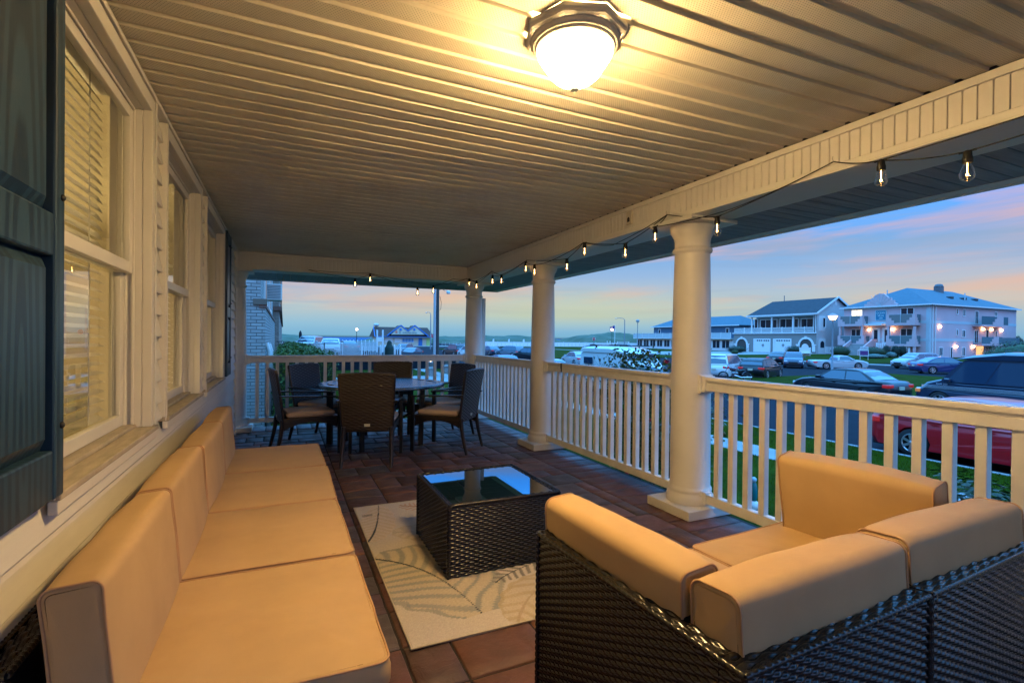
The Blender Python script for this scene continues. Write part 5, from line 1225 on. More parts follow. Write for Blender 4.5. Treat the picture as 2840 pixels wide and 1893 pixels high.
p=at2(2322,50); car('pickup','pale silver coupe utility behind the lit lantern post',p,R(-32),paint('silver',(0,0,0)),cat='pickup')
p=at2(2540,52); car('suv','silver crossover driving along the far road before the pink villa',p,R(165),paint('silver_blue',(0,0,0)),sc=.96)
p=at2(2618,44); car('sedan','deep blue sedan with red tail lamp just left of the camper van nose',p,R(-35),paint('royal',(.012,.03,.12)))
p=at2(1262,74); car('suv','black off road wagon seen from behind left of the corner column',p,R(100),paint('black',(0,0,0)),rails=True,sc=1.03)
p=at2(1302,70); car('suv','white crossover mostly hidden behind the corner column',p,R(95),paint('white',(0,0,0)))
p=at2(1360,82); car('sedan','dark sedan with white plate just right of the corner column',p,R(95),paint('deep_blue',(0,0,0)))
p=at2(1415,72); car('suv','grey wagon with roof rails between the two far columns',p,R(110),paint('grey_blue',(.10,.14,.18)),rails=True)
p=at2(1470,60); car('suv','black wagon tight against the left side of the middle column',p,R(110),paint('black',(0,0,0)))
p=at2(1142,70); car('coupe','low navy sports car facing the camera with two lit headlamps',p,R(235),paint('navy',(0,0,0)))
p=at2(1120,80); car('suv','navy wagon with roof rails behind the sports car',p,R(235),paint('navy',(0,0,0)),rails=True)
p=at2(1640,140); car('sedan','dark sedan driving on the beach road under the stop sign',p,R(170),paint('black',(0,0,0)))
p=at2(1720,110); car('suv','dark car roof beyond the white camper van',p,R(120),paint('black',(0,0,0)),sc=1.05)
p=at(918,50,-.42); car('sedan','white sedan facing the camera behind the picket fence',p,R(262),paint('white',(0,0,0)),sc=1.08)
p=at(858,53,-.42); car('suv','white and grey wagon parked left of the white sedan',p,R(248),paint('pale_grey',(.45,.5,.52)),sc=1.05)
p=at(962,56,-.42); car('sedan','blue grey car low behind the fence right of the white sedan',p,R(100),paint('grey_blue',(0,0,0)),sc=.9)
# motorcycle
def moto():
    c=at2(2042,33.5); t=thing('motorcycle','black and chrome cruiser motorcycle parked behind the black hatchback','motorcycle',tuple(c),R(-40+180))
    for x,r in ((.78,.33),(-.72,.31)):
        B=MB(); B.M=T((x,0,r))@Rx(R(90)); B.lathe([(r*.78,-.06),(r,-.05),(r,.05),(r*.78,.06)],28,cap=False); w=B.build('wheel',tyre,t)
        B=MB(); B.M=T((x,0,r))@Rx(R(90)); B.lathe([(r*.78,-.03),(r*.8,.0),(r*.78,.03),(r*.72,0)],28,cap=False); B.lathe([(.05,-.06),(.05,.06)],10)
        for k in range(12): a=2*pi*k/12; B.bar((0,0,0),(r*.75*math.cos(a),r*.75*math.sin(a),0),.01)
        B.build('rim',chrome,w)
    B=MB(); B.sphere((.12,0,.80),.17,14,10,(1,1,.8)); B.sphere((.27,0,.82),.13,12,8); B.build('fuel_tank',mat('maroon',(.06,.005,.02),.2,coat=1),t)
    B=MB(); B.sphere((-.25,0,.70),.16,12,8,(1,1,.5)); B.sphere((-.45,0,.73),.15,12,8,(1,1,.5)); B.build('saddle',blackp,t)
    B=MB(); B.box(-.12,.28,-.13,.13,.30,.60); B.lathe([(.09,.45),(.10,.72)],12,c=(.16,0,0)); B.lathe([(.09,.45),(.10,.70)],12,c=(-.04,0,0)); B.build('engine',chrome,t,bevel=.02)
    B=MB(); B.tube([(.1,.14,.4),(-.3,.2,.28),(-.95,.22,.30)],.045,10); B.build('exhaust',chrome,t)
    B=MB()
    for s in (-.09,.09): B.tube([(.78,s,.33),(.52,s,1.0)],.025,8)
    B.tube([(.5,-.38,1.12),(.52,-.2,1.15),(.52,0,1.02),(.52,.2,1.15),(.5,.38,1.12)],.018,8); B.build('handlebar',chrome,t)
    B=MB(); B.sphere((.62,0,.95),.10,12,8); B.build('headlight',chrome,t)
    B=MB(); B.tube([(.45,0,.92),(.1,0,.62),(-.4,0,.55),(-.72,0,.4)],.03,8); B.build('frame',blackm,t)
    B=MB(); B.grid(lambda u,v:(-.72+.37*math.cos(R(20+150*u)),(v-.5)*.2,.31+.37*math.sin(R(20+150*u))),10,2); B.build('fender',mat('maroon',(0,0,0)),t)
    B=MB(); B.grid(lambda u,v:(.78+.37*math.cos(R(20+130*u)),(v-.5)*.14,.33+.37*math.sin(R(20+130*u))),10,2); B.build('fender',mat('maroon',(0,0,0)),t)
moto()
# ================================================================ HOUSES
stuc=mat('pink_stucco',(.62,.44,.45),.85,var=.10,vs=.4,bump=.1,bs=10); band=mat('pale_blue_band',(.46,.52,.54),.8); roofb=mat('blue_grey_shingle',(.08,.15,.19),.85,var=.25,vs=1.5,bump=.4,bs=8,stretch=(1,1,4)); roofd=mat('dark_shingle',(.045,.05,.06),.9,var=.3,vs=1.5,bump=.4,bs=8)
whit=mat('house_white',(.70,.70,.69),.6); taup=mat('taupe_stucco',(.26,.24,.22),.85,var=.1,vs=.4); wl=emis('warm_window',(1,.82,.48),1.6); wlamp=emis('wall_lamp',(1,.60,.28),30); pale_g=mat('balcony_glass',(.10,.16,.18),.08,spec=.8)
bluesid=mat('blue_siding',(.05,.10,.16),.6,var=.1,bump=.3,bs=2,stretch=(1,1,14),vs=1)
def lapmat(n,c):
    if n in MATS: return MATS[n]
    m=bpy.data.materials.new(n); m.use_nodes=True; nt=m.node_tree; b=nt.nodes['Principled BSDF']; tc=N(nt,'TexCoord'); sp=N(nt,'SeparateXYZ',ins={0:tc.outputs['Object']})
    f=mth(nt,'FRACT',mth(nt,'DIVIDE',sp.outputs[2],.2)); b.inputs['Base Color'].default_value=c+(1,); b.inputs['Roughness'].default_value=.6
    bp=N(nt,'Bump',ins={'Height':f,'Strength':1,'Distance':.03}); nt.links.new(bp.outputs[0],b.inputs['Normal']); MATS[n]=m; return m
lapw=lapmat('white_lap',(.56,.56,.56)); lapb=lapmat('blue_lap',(.055,.11,.17))
class Fac:
    """facade helper: face 'F' plane x=c (faces -x, s=Y); face 'S' plane y=c (faces -y, s=X)"""
    def __init__(s,face,c): s.face=face; s.c=c
    def p(s,s_,z,o): return (s.c-o,s_,z) if s.face=='F' else (s_,s.c-o,z)
    def box(s,B,s0,s1,z0,z1,o0,o1):
        s0,s1=sorted((s0,s1))
        if s.face=='F': B.box(s.c-o1,s.c-o0,s0,s1,z0,z1)
        else: B.box(s0,s1,s.c-o1,s.c-o0,z0,z1)
    def poly(s,B,pts,o0,o1):
        if s.face=='F': B.prism([(a,z) for a,z in pts],'x',s.c-o1,s.c-o0)
        else: B.prism([(a,z) for a,z in pts],'y',s.c-o1,s.c-o0)
    def px(s,x,y):
        v=onX(x,y,s.c) if s.face=='F' else onY(x,y,s.c); return (v.y if s.face=='F' else v.x, v.z)
    def rect(s,x0,y0,x1,y1):
        a=s.px((x0+x1)/2,y0)[1]; b=s.px((x0+x1)/2,y1)[1]; return s.px(x0,(y0+y1)/2)[0],s.px(x1,(y0+y1)/2)[0],min(a,b),max(a,b)
    def window(s,parent,x0,y0,x1,y1,mull=1,glass=None,fr=.12,name='window',o=0):
        a,b,z0,z1=s.rect(x0,y0,x1,y1); a,b=sorted((a,b)); B=MB()
        s.box(B,a,a+fr,z0,z1,o+.0,o+.09); s.box(B,b-fr,b,z0,z1,o,o+.09); s.box(B,a+fr,b-fr,z1-fr,z1,o,o+.09); s.box(B,a+fr,b-fr,z0,z0+fr,o,o+.09)
        for k in range(mull): m=a+(b-a)*(k+1)/(mull+1); s.box(B,m-.05,m+.05,z0+fr,z1-fr,o,o+.08)
        f=B.build(name,whit,parent,world=True)
        B=MB(); s.box(B,a+fr,b-fr,z0+fr,z1-fr,o+.001,o+.04); B.build('pane',glass or dglass,f,world=True); return f
    def lamp(s,parent,x,y,r=.14):
        a,z=s.px(x,y); B=MB(); B.sphere(s.p(a,z,.25),r,10,8); B.build('wall_lamp',wlamp,parent,world=True)
A4=lambda a,b:(2300+a/7.84,780+b/7.84)
R6=lambda a,b:(2540+a/4.613,780+b/4.613)
def villa():
    v=thing('villa','pink stuccoed three storey villa with stepped balconies and blue hip roof','house',(112,57.5,-1.3))
    X0,X1,Y0_,Y1_=104,135,50.3,65.2; ze=8.15
    B=MB(); B.box(X0,X1,Y0_,Y1_,-1.35,ze); B.build('wall',stuc,v,world=True)
    F=Fac('F',104); Sd=Fac('S',50.3)
    B=MB(); e=.55
    for z0,z1 in ((7.55,8.14),(4.75,5.25),(1.55,2.05)): F.box(B,Y0_-.03,Y1_,z0,z1,.0,.035); Sd.box(B,X0-.0,X1,z0,z1,.0,.035)
    F.box(B,Y0_,Y0_+.5,-1.3,7.54,.0,.03); Sd.box(B,X0,X0+.6,-1.3,7.54,.0,.03); B.build('band',band,v,world=True)
    B=MB(); x0,x1,y0,y1=X0-e,X1+e,Y0_-e,Y1_+e; hy=(y0+y1)/2; r=(y1-y0)/2; zr=12.0
    B.add([(x0,y0,ze),(x1,y0,ze),(x1,y1,ze),(x0,y1,ze),(x0+r,hy,zr),(x1-r,hy,zr)],[(0,1,5,4),(1,2,5),(2,3,4,5),(3,0,4),(0,3,2,1)]); rf=B.build('roof',roofb,v,world=True)
    B=MB(); B.box(x0-.1,x0,y0-.1,y1,ze-.18,ze+.05); B.box(x0,x1,y0-.1,y0,ze-.18,ze+.05); B.build('gutter',whit,rf,world=True)
    c=Vector((121,57,11.4)); B=MB(); B.box(c.x-.6,c.x+.6,c.y-.6,c.y+.6,10.8,12.7); B.lathe([(.75,12.7),(.6,13.1),(.3,13.2)],10,c=(c.x,c.y,0)); B.build('chimney',mat('chimney_metal',(.12,.12,.13),.6),rf,world=True)
    for q in ((117.5,53.5),(122,53.4),(126,53.3)): 
        B=MB(); zz=ze+(q[1]-y0)/r*(zr-ze); B.box(q[0]-.5,q[0]+.5,q[1]-.4,q[1]+.4,zz-.1,zz+.28); B.build('roof_vent',mat('vent_dark',(.03,.035,.04),.7),rf,world=True)
    for q,h in (((121.5,52.9),1.7),((110,60.5),2.4)): 
        B=MB(); zz=ze+1.2; B.lathe([(.1,zz),(.1,zz+h)],8,c=(q[0],q[1],0)); B.build('roof_pipe',band,rf,world=True)
    # parapet fan
    pts=[F.px(*A4(*q)) for q in ((800,570),(800,500),(860,495),(860,445),(925,440),(925,395),(985,385),(1000,340),(1030,312),(1060,295),(1100,277),(1150,268),(1200,270),(1240,285),(1280,320),(1310,350),(1375,355),(1375,405),(1440,410),(1440,460),(1510,485),(1510,545))]
    B=MB(); F.poly(B,pts,.02,.55); pf=B.build('parapet',stuc,v,world=True)
    for k in range(7):
        a=R(35+k*18); cx,cz=F.px(*A4(1130,545)); B=MB(); dst=2.6; B.bar(F.p(cx,cz,.57),F.p(cx+dst*math.cos(a),cz+dst*math.sin(a),.57),.05); B.build('fan_rib',band,pf,world=True)
    # openings
    F.window(v,*A4(480,615),*A4(730,915),1,wl,name='sliding_door'); F.window(v,*A4(1550,570),*A4(1850,905),1,name='sliding_door'); F.window(v,*A4(475,1035),*A4(690,1340),1,name='sliding_door'); F.window(v,*A4(1545,1020),*A4(1820,1350),1,name='sliding_door')
    lf=mat('lit_stucco',(.5,.4,.42),.85)
    F.window(v,*A4(925,1008),*A4(1105,1365),0,name='front_door',fr=.4); F.window(v,*A4(1155,1005),*A4(1345,1365),0,name='front_door',fr=.4)
    F.lamp(v,*A4(867,1050),.15); F.lamp(v,*A4(1390,1043),.16)
    # sign
    a,b,z0,z1=F.rect(*A4(1010,625),*A4(1250,850)); a,b=sorted((a,b)); B=MB(); F.box(B,a,b,z0,z1,.05,.14); sg=B.build('sign',mat('sign_pale',(.45,.6,.62),.6),v,world=True)
    B=MB(); F.box(B,a+.1,b-.1,z0+.1,z1-.1,.141,.16); B.build('sign_panel',mat('sign_blue',(.015,.18,.28),.6),sg,world=True)
    cm=(a+b)/2; h=z1-z0; vloc=Vector(v.location)
    for body,f,s_ in (('OCEAN',.72,.25),('VILLA',.46,.25),('109',.20,.19)):
        o=text('lettering',body,h*s_*1.05,mat('sign_letter',(.55,.72,.72),.6),sg,(104-.175-vloc.x,cm-vloc.y,z0+h*f-vloc.z),(R(90),0,R(-90)),.01,sx=.85 if body!='109' else 1.2); 
    # balconies
    def balc(xl,xr,yt,yb,side,lab=None):
        Bf=Fac('F',102.2); s0,_=Bf.px(*A4(xl,(yt+yb)/2)); s1,_=Bf.px(*A4(xr,(yt+yb)/2)); zt=Bf.px(*A4((xl+xr)/2,yt))[1]; zb=Bf.px(*A4((xl+xr)/2,yb))[1]
        w=s0-s1; st_=w*.095; hh=zt-zb; lo=zb+hh*.22
        pts=[(s0,zb),(s0,zt),(s0-st_*1.1,zt),(s0-st_*1.1,zb+hh*.68),(s0-2.0*st_,zb+hh*.68),(s0-2.0*st_,zb+hh*.45),(s0-3*st_,zb+hh*.45),(s0-3*st_,lo),(s1+3*st_,lo),(s1+3*st_,zb+hh*.45),(s1+2*st_,zb+hh*.45),(s1+2*st_,zb+hh*.68),(s1+1.1*st_,zb+hh*.68),(s1+1.1*st_,zt),(s1,zt),(s1,zb)]
        B=MB(); Bf.poly(B,pts,-.15,.0); 
        # side wall stepped
        S_=Fac('S',s1); d=1.8; S_.c=s1+.15
        S_.poly(B,[(102.35,zb),(102.35,zt),(102.35+.35,zt),(102.7,zb+hh*.68),(102.95,zb+hh*.68),(102.95,zb+hh*.45),(103.25,zb+hh*.45),(103.25,lo),(104,lo),(104,zb)],0,.15)
        B.box(102.351,104,s1+.1505,s0,zb,zb+.2); B.box(102.351,104,s0-.15,s0-.0005,zb+.2,zt); bo=B.build('balcony',stuc,v,world=True)
        B=MB(); Bf.box(B,s0-1.1*st_,s1+1.1*st_,lo,zt-.06,-.09,-.06); B.box(102.7,104,s1+.06,s1+.09,lo,zt-.06); B.build('balcony_glass',pale_g,bo,world=True)
        B=MB(); Bf.box(B,s0-1.0*st_,s1+1.0*st_,zt-.06,zt,-.10,-.04); 
        for u in (.5,): Bf.box(B,s1+w*u-.04,s1+w*u+.04,lo,zt-.061,-.10,-.04)
        B.build('balcony_rail',band,bo,world=True)
        for k in range(4):
            for sd,c0 in ((1,s0-.1),(-1,s1+.1)):
                a_=R(20+k*20); B=MB(); B.bar(Bf.p(c0,zb+.2,.012),Bf.p(c0-sd*hh*.75*math.cos(a_)*.9,zb+.2+hh*.75*math.sin(a_)*.95 if k<3 else zb+hh*.9,.012),.035); B.build('fan_rib',band,bo,world=True) if hh*.75*math.cos(a_)*.9<3*st_ and False else None
    balc(185,722,752,975,1); balc(1230,1868,712,955,1); balc(180,752,1180,1388,1); balc(1230,1863,1175,1412,1)
    Bf=Fac('F',102.3)
    for q in ((210,245),(685,722),(1262,1298),(1820,1866)):
        s0=Bf.px(*A4(q[0],1070))[0]; s1=Bf.px(*A4(q[1],1070))[0]; z1=Bf.px(*A4(q[0],975))[1]; z0=Bf.px(*A4(q[0],1178))[1]; B=MB(); B.box(102.3,102.65,s1,s0,z0,z1); B.build('pillar',stuc,v,world=True); B=MB(); B.box(102.3,102.65,s1,s0,-1.3,Bf.px(*A4(q[0],1400))[1]); B.build('pillar',stuc,v,world=True)
    # porch canopy between
    B=MB(); s0=F.px(*A4(725,950))[0]; s1=F.px(*A4(1230,950))[0]; z=F.px(*A4(950,945))[1]; B.box(102.6,104,s1,s0,z-.15,z+.15); B.build('canopy',whit,v,world=True)
    # stairs
    s0=F.px(*A4(600,1450))[0]; s1=F.px(*A4(1010,1450))[0]; ztop=F.px(*A4(900,1365))[1]; n=9; B=MB(); x=98.5
    for k in range(n): B.box(x+k*.42,104,s1,s0,-1.3 if k==0 else -1.3+(ztop+1.3)*k/n,-1.3+(ztop+1.3)*(k+1)/n)
    B.build('stair',conc,v,world=True)
    for ss in (s0,s1-.3):
        B=MB(); B.prism([(98.3,-1.3),(98.3,-.3),(98.9,-.1),(102.6,ztop+1.0),(104,ztop+1.0),(104,-1.3)],'y',ss,ss+.3); B.build('stair_wall',stuc,v,world=True)
    # side windows
    for q in ((515,345,540,425,0),(597,352,633,448,1),(752,378,800,550,1),(1005,385,1040,452,1),(513,610,537,695,0),(585,618,630,718,1),(742,620,795,795,1),(890,615,930,800,0),(1010,635,1035,718,0),(290,840,342,955,1),(435,838,465,985,0),(585,840,628,960,1)):
        Sd.window(v,*R6(q[0],q[1]),*R6(q[2],q[3]),q[4],fr=.14)
    a,b,z0,z1=Sd.rect(*R6(770,828),*R6(860,985)); B=MB(); Sd.box(B,a,b,z0,z1,.01,.06); B.build('lit_doorway',emis('lit_door',(1,.50,.22),.9),v,world=True)
    for q in ((295,578),(847,612),(955,616),(1083,626),(500,834),(720,834)): Sd.lamp(v,*R6(*q),.17)
    for xx in (205,240):
        s=Sd.px(*R6(xx,600))[0]; B=MB(); B.box(s-.08,s+.08,50.12,50.26,-1.3,7.9); B.build('downpipe',whit,v,world=True)
    # rear side balconies
    for (xl,xr,yt,yb) in ((722,1060,452,582),(722,985,708,822)):
        s0,s1,z0,z1=Sd.rect(*R6(xl,yt),*R6(xr,yb)); B=MB(); hh=z1-z0; S2=Fac('S',48.8); w=s1-s0; S2.poly(B,[(s0,z0),(s0,z0+.35),(s0+w*.4,z0+.35),(s0+w*.4,z0+hh*.45),(s0+w*.48,z0+hh*.45),(s0+w*.48,z0+hh*.75),(s0+w*.56,z0+hh*.75),(s0+w*.56,z1),(s0+w*.8,z1),(s0+w*.8,z0+.35),(s1,z0+.35),(s1,z0)],-.15,0); B.box(s0,s1,48.951,50.3,z0,z0+.2); bo=B.build('balcony',stuc,v,world=True)
        B=MB(); S2.box(B,s0,s1,z0+.35,z1-.05,-.1,-.07); B.build('balcony_glass',pale_g,bo,world=True)
    B=MB(); s0,s1,z0,z1=Sd.rect(*R6(985,722),*R6(1215,825)); B.box(s0,s1,49,49.05,z0,z1); B.build('deck_screen',pale_g,v,world=True)
villa()
H2=lambda a,b:(1960+a/7.843,820+b/7.843)
def house2():
    h=thing('white_house','white two storey house with dark roof, pillared balcony and two garage doors','house',(106,77,-1.3))
    F=Fac('F',101); y1=F.px(*H2(590,900))[0]; y0=68.9; zb=-1.3
    zt=F.px(*H2(1400,800))[1]   # top of lower storey
    B=MB(); B.box(101,113,y0,y1,zb,zt-.25); B.build('lower_wall',taup,h,world=True)
    ze=7.25; ym=F.px(*H2(970,700))[0]
    B=MB(); B.box(103,113,y0,ym+.3,zt-.2,ze-.1); B.box(103,113,ym+.31,y1,zt-.2,zt+.05); B.build('upper_wall',taup,h,world=True)
    B=MB(); B.box(101,113.02,y0-.05,y0-.0,zb,ze); B.prism([(101,ze),(113,ze),(107,10.7)],'y',y0-.05,y0-.001); B.build('side_wall',lapw,h,world=True)
    B=MB(); B.box(100.7,113,y0-.0,y1+.2,zt-.25,zt); B.build('floor_band',whit,h,world=True)
    e=.5; B=MB(); a=ym+.8; b=y0-.6
    B.add([(100.3,b,ze-.05),(100.3,a,ze-.05),(107,a-1.7,10.75),(107,b,10.75),(113.7,b,ze-.05),(113.7,a,ze-.05)],[(0,1,2,3),(3,2,5,4),(1,5,2)]); B.add([(100.3,b,ze-.2),(100.3,a,ze-.2),(107,a-1.7,10.6),(107,b,10.6),(113.7,b,ze-.2),(113.7,a,ze-.2)],[(0,1,2,3),(3,2,5,4),(1,5,2)]); rf=B.build('roof',roofd,h,world=True)
    B=MB(); B.box(100.15,100.3,b,a,ze-.28,ze); B.box(100.301,103,y0,a-.3,ze-.42,ze-.22); B.build('gutter',whit,rf,world=True)
    B=MB(); B.bar((100.2,b-.05,ze-.1),(107,b-.05,10.75),.12,.35); B.bar((113.8,b-.05,ze-.1),(107,b-.05,10.75),.12,.35); B.build('rake_board',whit,rf,world=True)
    B=MB(); B.lathe([(.08,10.5),(.08,12.0)],8,c=(107,ym-4,0)); B.build('vent_pipe',roofb,rf,world=True)
    B=MB(); B.box(106.6,107.4,y0-.09,y0-.052,9.1,10.0); B.build('attic_vent',whit,h,world=True)
    # balcony posts + rails
    for x in (985,1418,1885,2310+40,2310+520):
        s=F.px(*H2(x,600))[0]
        if s<y0: s=y0+.3
        B=MB(); B.box(100.85,101.15,s-.16,s+.16,zt,ze-.4); B.box(100.8,101.2,s-.22,s+.22,zt,zt+.3); B.build('post',whit,h,world=True)
    B=MB(); B.box(100.95,101.05,y0+.1,y1-.1,zt+1.02,zt+1.12); B.box(100.95,101.05,y0+.1,y1-.1,zt+.12,zt+.2)
    s=y0+.2
    while s<y1-.1: B.box(100.97,101.03,s-.03,s+.03,zt+.2005,zt+1.0195); s+=.17
    for x in (820,1190,1640,2130,2600): 
        s=F.px(*H2(x,700))[0]
        if s>y0: B.box(100.92,101.08,s-.09,s+.09,zt,zt+1.25)
    B.build('balustrade',whit,h,world=True)
    U=Fac('F',103)
    for q in ((1165,510,1540,655,2),(1590,490,2005,640,2),(2050,480,2600,640,3),(1040,500,1120,655,0)): U.window(h,*H2(q[0],q[1]),*H2(q[2],q[3]+60),q[4],fr=.16)
    # garage doors
    for x0,x1 in ((1020,1390),(1445,1845)):
        F.window(h,*H2(x0,930),*H2(x1,1222),0,whit,fr=.3,name='garage_door')
        B=MB(); a,b,z0,z1=F.rect(*H2(x0+60,948),*H2(x1-15,985)); a,b=sorted((a,b)); w=(b-a)/7
        for k in range(6): F.box(B,a+(k+.25+(.25 if k>2 else 0))*w*1.08,a+(k+.25+(.25 if k>2 else 0))*w*1.08+w*.75,z0,z1,.042,.06)
        B.build('garage_panes',dglass,h,world=True)
        c_,z_=F.px(*H2((x0+x1)/2+20,1075)); B=MB()
        for d_ in (-.12,.12): F.box(B,c_+d_-.04,c_+d_+.04,z_-.35,z_+.35,.042,.07)
        F.box(B,c_-.4,c_+.4,z_-.05,z_+.05,.045,.065); B.build('garage_handle',blackm,h,world=True)
    # arches
    for x0,x1 in ((665,870),(2030,2300)):
        a,b,z0,z1=F.rect(*H2(x0,935),*H2(x1,1210)); a,b=sorted((a,b)); c_=(a+b)/2; r=(b-a)/2; zs=z1-r
        def arc(rr): return [(c_+rr*math.cos(R(t)),zs+rr*math.sin(R(t))) for t in range(0,181,15)]
        B=MB(); F.poly(B,[(c_+r,z0)]+arc(r)+[(c_-r,z0)],.01,.05); ar=B.build('archway',mat('arch_shade',(.07,.055,.05),.9),h,world=True)
        B=MB(); o=arc(r*1.28); i_=arc(r)
        B2=[]
        for k in range(len(o)-1): F.poly(B,[o[k],o[k+1],i_[k+1],i_[k]],.0,.18)
        for sgn in (-1,1): F.box(B,c_+sgn*r*1.0,c_+sgn*r*1.5,z0,zs,.0,.17); F.box(B,c_+sgn*r*.98,c_+sgn*r*1.6,zs,zs+.25,.0,.22)
        F.box(B,c_-.25,c_+.25,zs+r*.95,zs+r*1.4,.0,.24); B.build('arch_trim',whit,ar,world=True)
    S_=Fac('S',y0-.05)
    B=MB(); S_.box(B,101.6,103.6,zb,zb+3.2,.0,.12); B.build('side_arch_trim',whit,h,world=True)
    B=MB(); c_=102.6; r=.62; zs=zb+2.1; S_.poly(B,[(c_+r,zb+1.3)]+[(c_+r*math.cos(R(t)),zs+r*math.sin(R(t))) for t in range(0,181,20)]+[(c_-r,zb+1.3)],.121,.14); B.build('side_arch',dglass,h,world=True)
    a=S_.px(2306,840)[0]; B=MB(); S_.box(B,101.5,103.6,zt+.3,ze-.6,.0,.05); B.build('side_screen',whit,h,world=True)
house2()
Z4=lambda a,b:(1500+a/3.46,820+b/3.46)
def house3():
    h=thing('blue_house','long blue sided beach house with pale glass deck behind the thick column','house',(110,108,-1.3)); F=Fac('F',103)
    ya=F.px(*Z4(1035,330))[0]; yb=F.px(*H2(575,700))[0]; ze=5.3
    B=MB(); B.box(105,116,yb,ya,1.9,ze); B.build('upper_wall',lapb,h,world=True); B=MB(); B.box(103.2,116,yb,ya+6,-1.3,1.9); B.build('lower_wall',whit,h,world=True)
    e=.7; x0,x1,y0,y1=104.3,117,yb-e,ya+e; B=MB(); r=5; B.add([(x0,y0,ze),(x1,y0,ze),(x1,y1,ze),(x0,y1,ze),(110.5,y0+r,8.0),(110.5,y1-r,8.0)],[(0,1,4),(1,2,5,4),(2,3,5),(3,0,4,5),(0,3,2,1)]); rf=B.build('roof',roofb,h,world=True)
    B=MB(); B.box(x0-.12,x0,y0,y1,ze-.15,ze+.08); B.build('gutter',whit,rf,world=True)
    B=MB(); B.box(102.2,105,yb,ya+6.5,1.7,1.95); B.build('deck',whit,h,world=True)
    B=MB(); B.box(102.2,102.24,yb,ya+6.5,1.95,3.25); B.box(102.241,105,ya+6.4,ya+6.5,1.95,3.25); B.build('deck_screen',mat('frosted_glass',(.45,.55,.58),.3),h,world=True)
    B=MB(); s=yb
    while s<ya+6.6: B.box(102.12,102.26,s-.08,s+.08,1.7,3.4); s+=3.1
    B.box(102.15,102.25,yb,ya+6.5,3.25,3.33); B.build('deck_rail',whit,h,world=True)
    L_=Fac('F',103.2)
    s=yb+1.2
    while s<ya+5: 
        B=MB(); L_.box(B,s,s+2.5,-.7,1.45,.0,.05); f=B.build('window',whit,h,world=True); B=MB(); 
        for k in range(2): L_.box(B,s+.12+k*1.2,s+1.15+k*1.2,-.58,1.33,.051,.07)
        B.build('pane',dglass,f,world=True); s+=3.1
    U=Fac('F',105)
    for s in (ya-3.2,ya-10,yb+3):
        B=MB(); U.box(B,s,s+1.1,3.0,4.6,.0,.08); f=B.build('window',whit,h,world=True); B=MB(); U.box(B,s+.15,s+.95,3.15,4.45,.081,.1); B.build('pane',dglass,f,world=True)
house3()
def sky_house():
    h=thing('pale_blue_house','pale blue house with gable roof at the right edge behind the villa','house',(140,46,-1.3)); B=MB(); B.box(136,150,36,47.5,-1.3,5.6); B.build('wall',lapmat('pale_blue_lap',(.30,.42,.48)),h,world=True)
    B=MB(); B.prism([(47.9,5.5),(35.6,5.5),(41.7,9.6)],'x',135.6,150.5); B.build('roof',roofb,h,world=True)
    F=Fac('F',136); B=MB(); F.box(B,43.2,45.6,2.2,4.4,.0,.1); f=B.build('window',whit,h,world=True); B=MB(); F.box(B,43.4,45.4,2.4,4.2,.101,.12); B.build('pane',dglass,f,world=True)
sky_house()
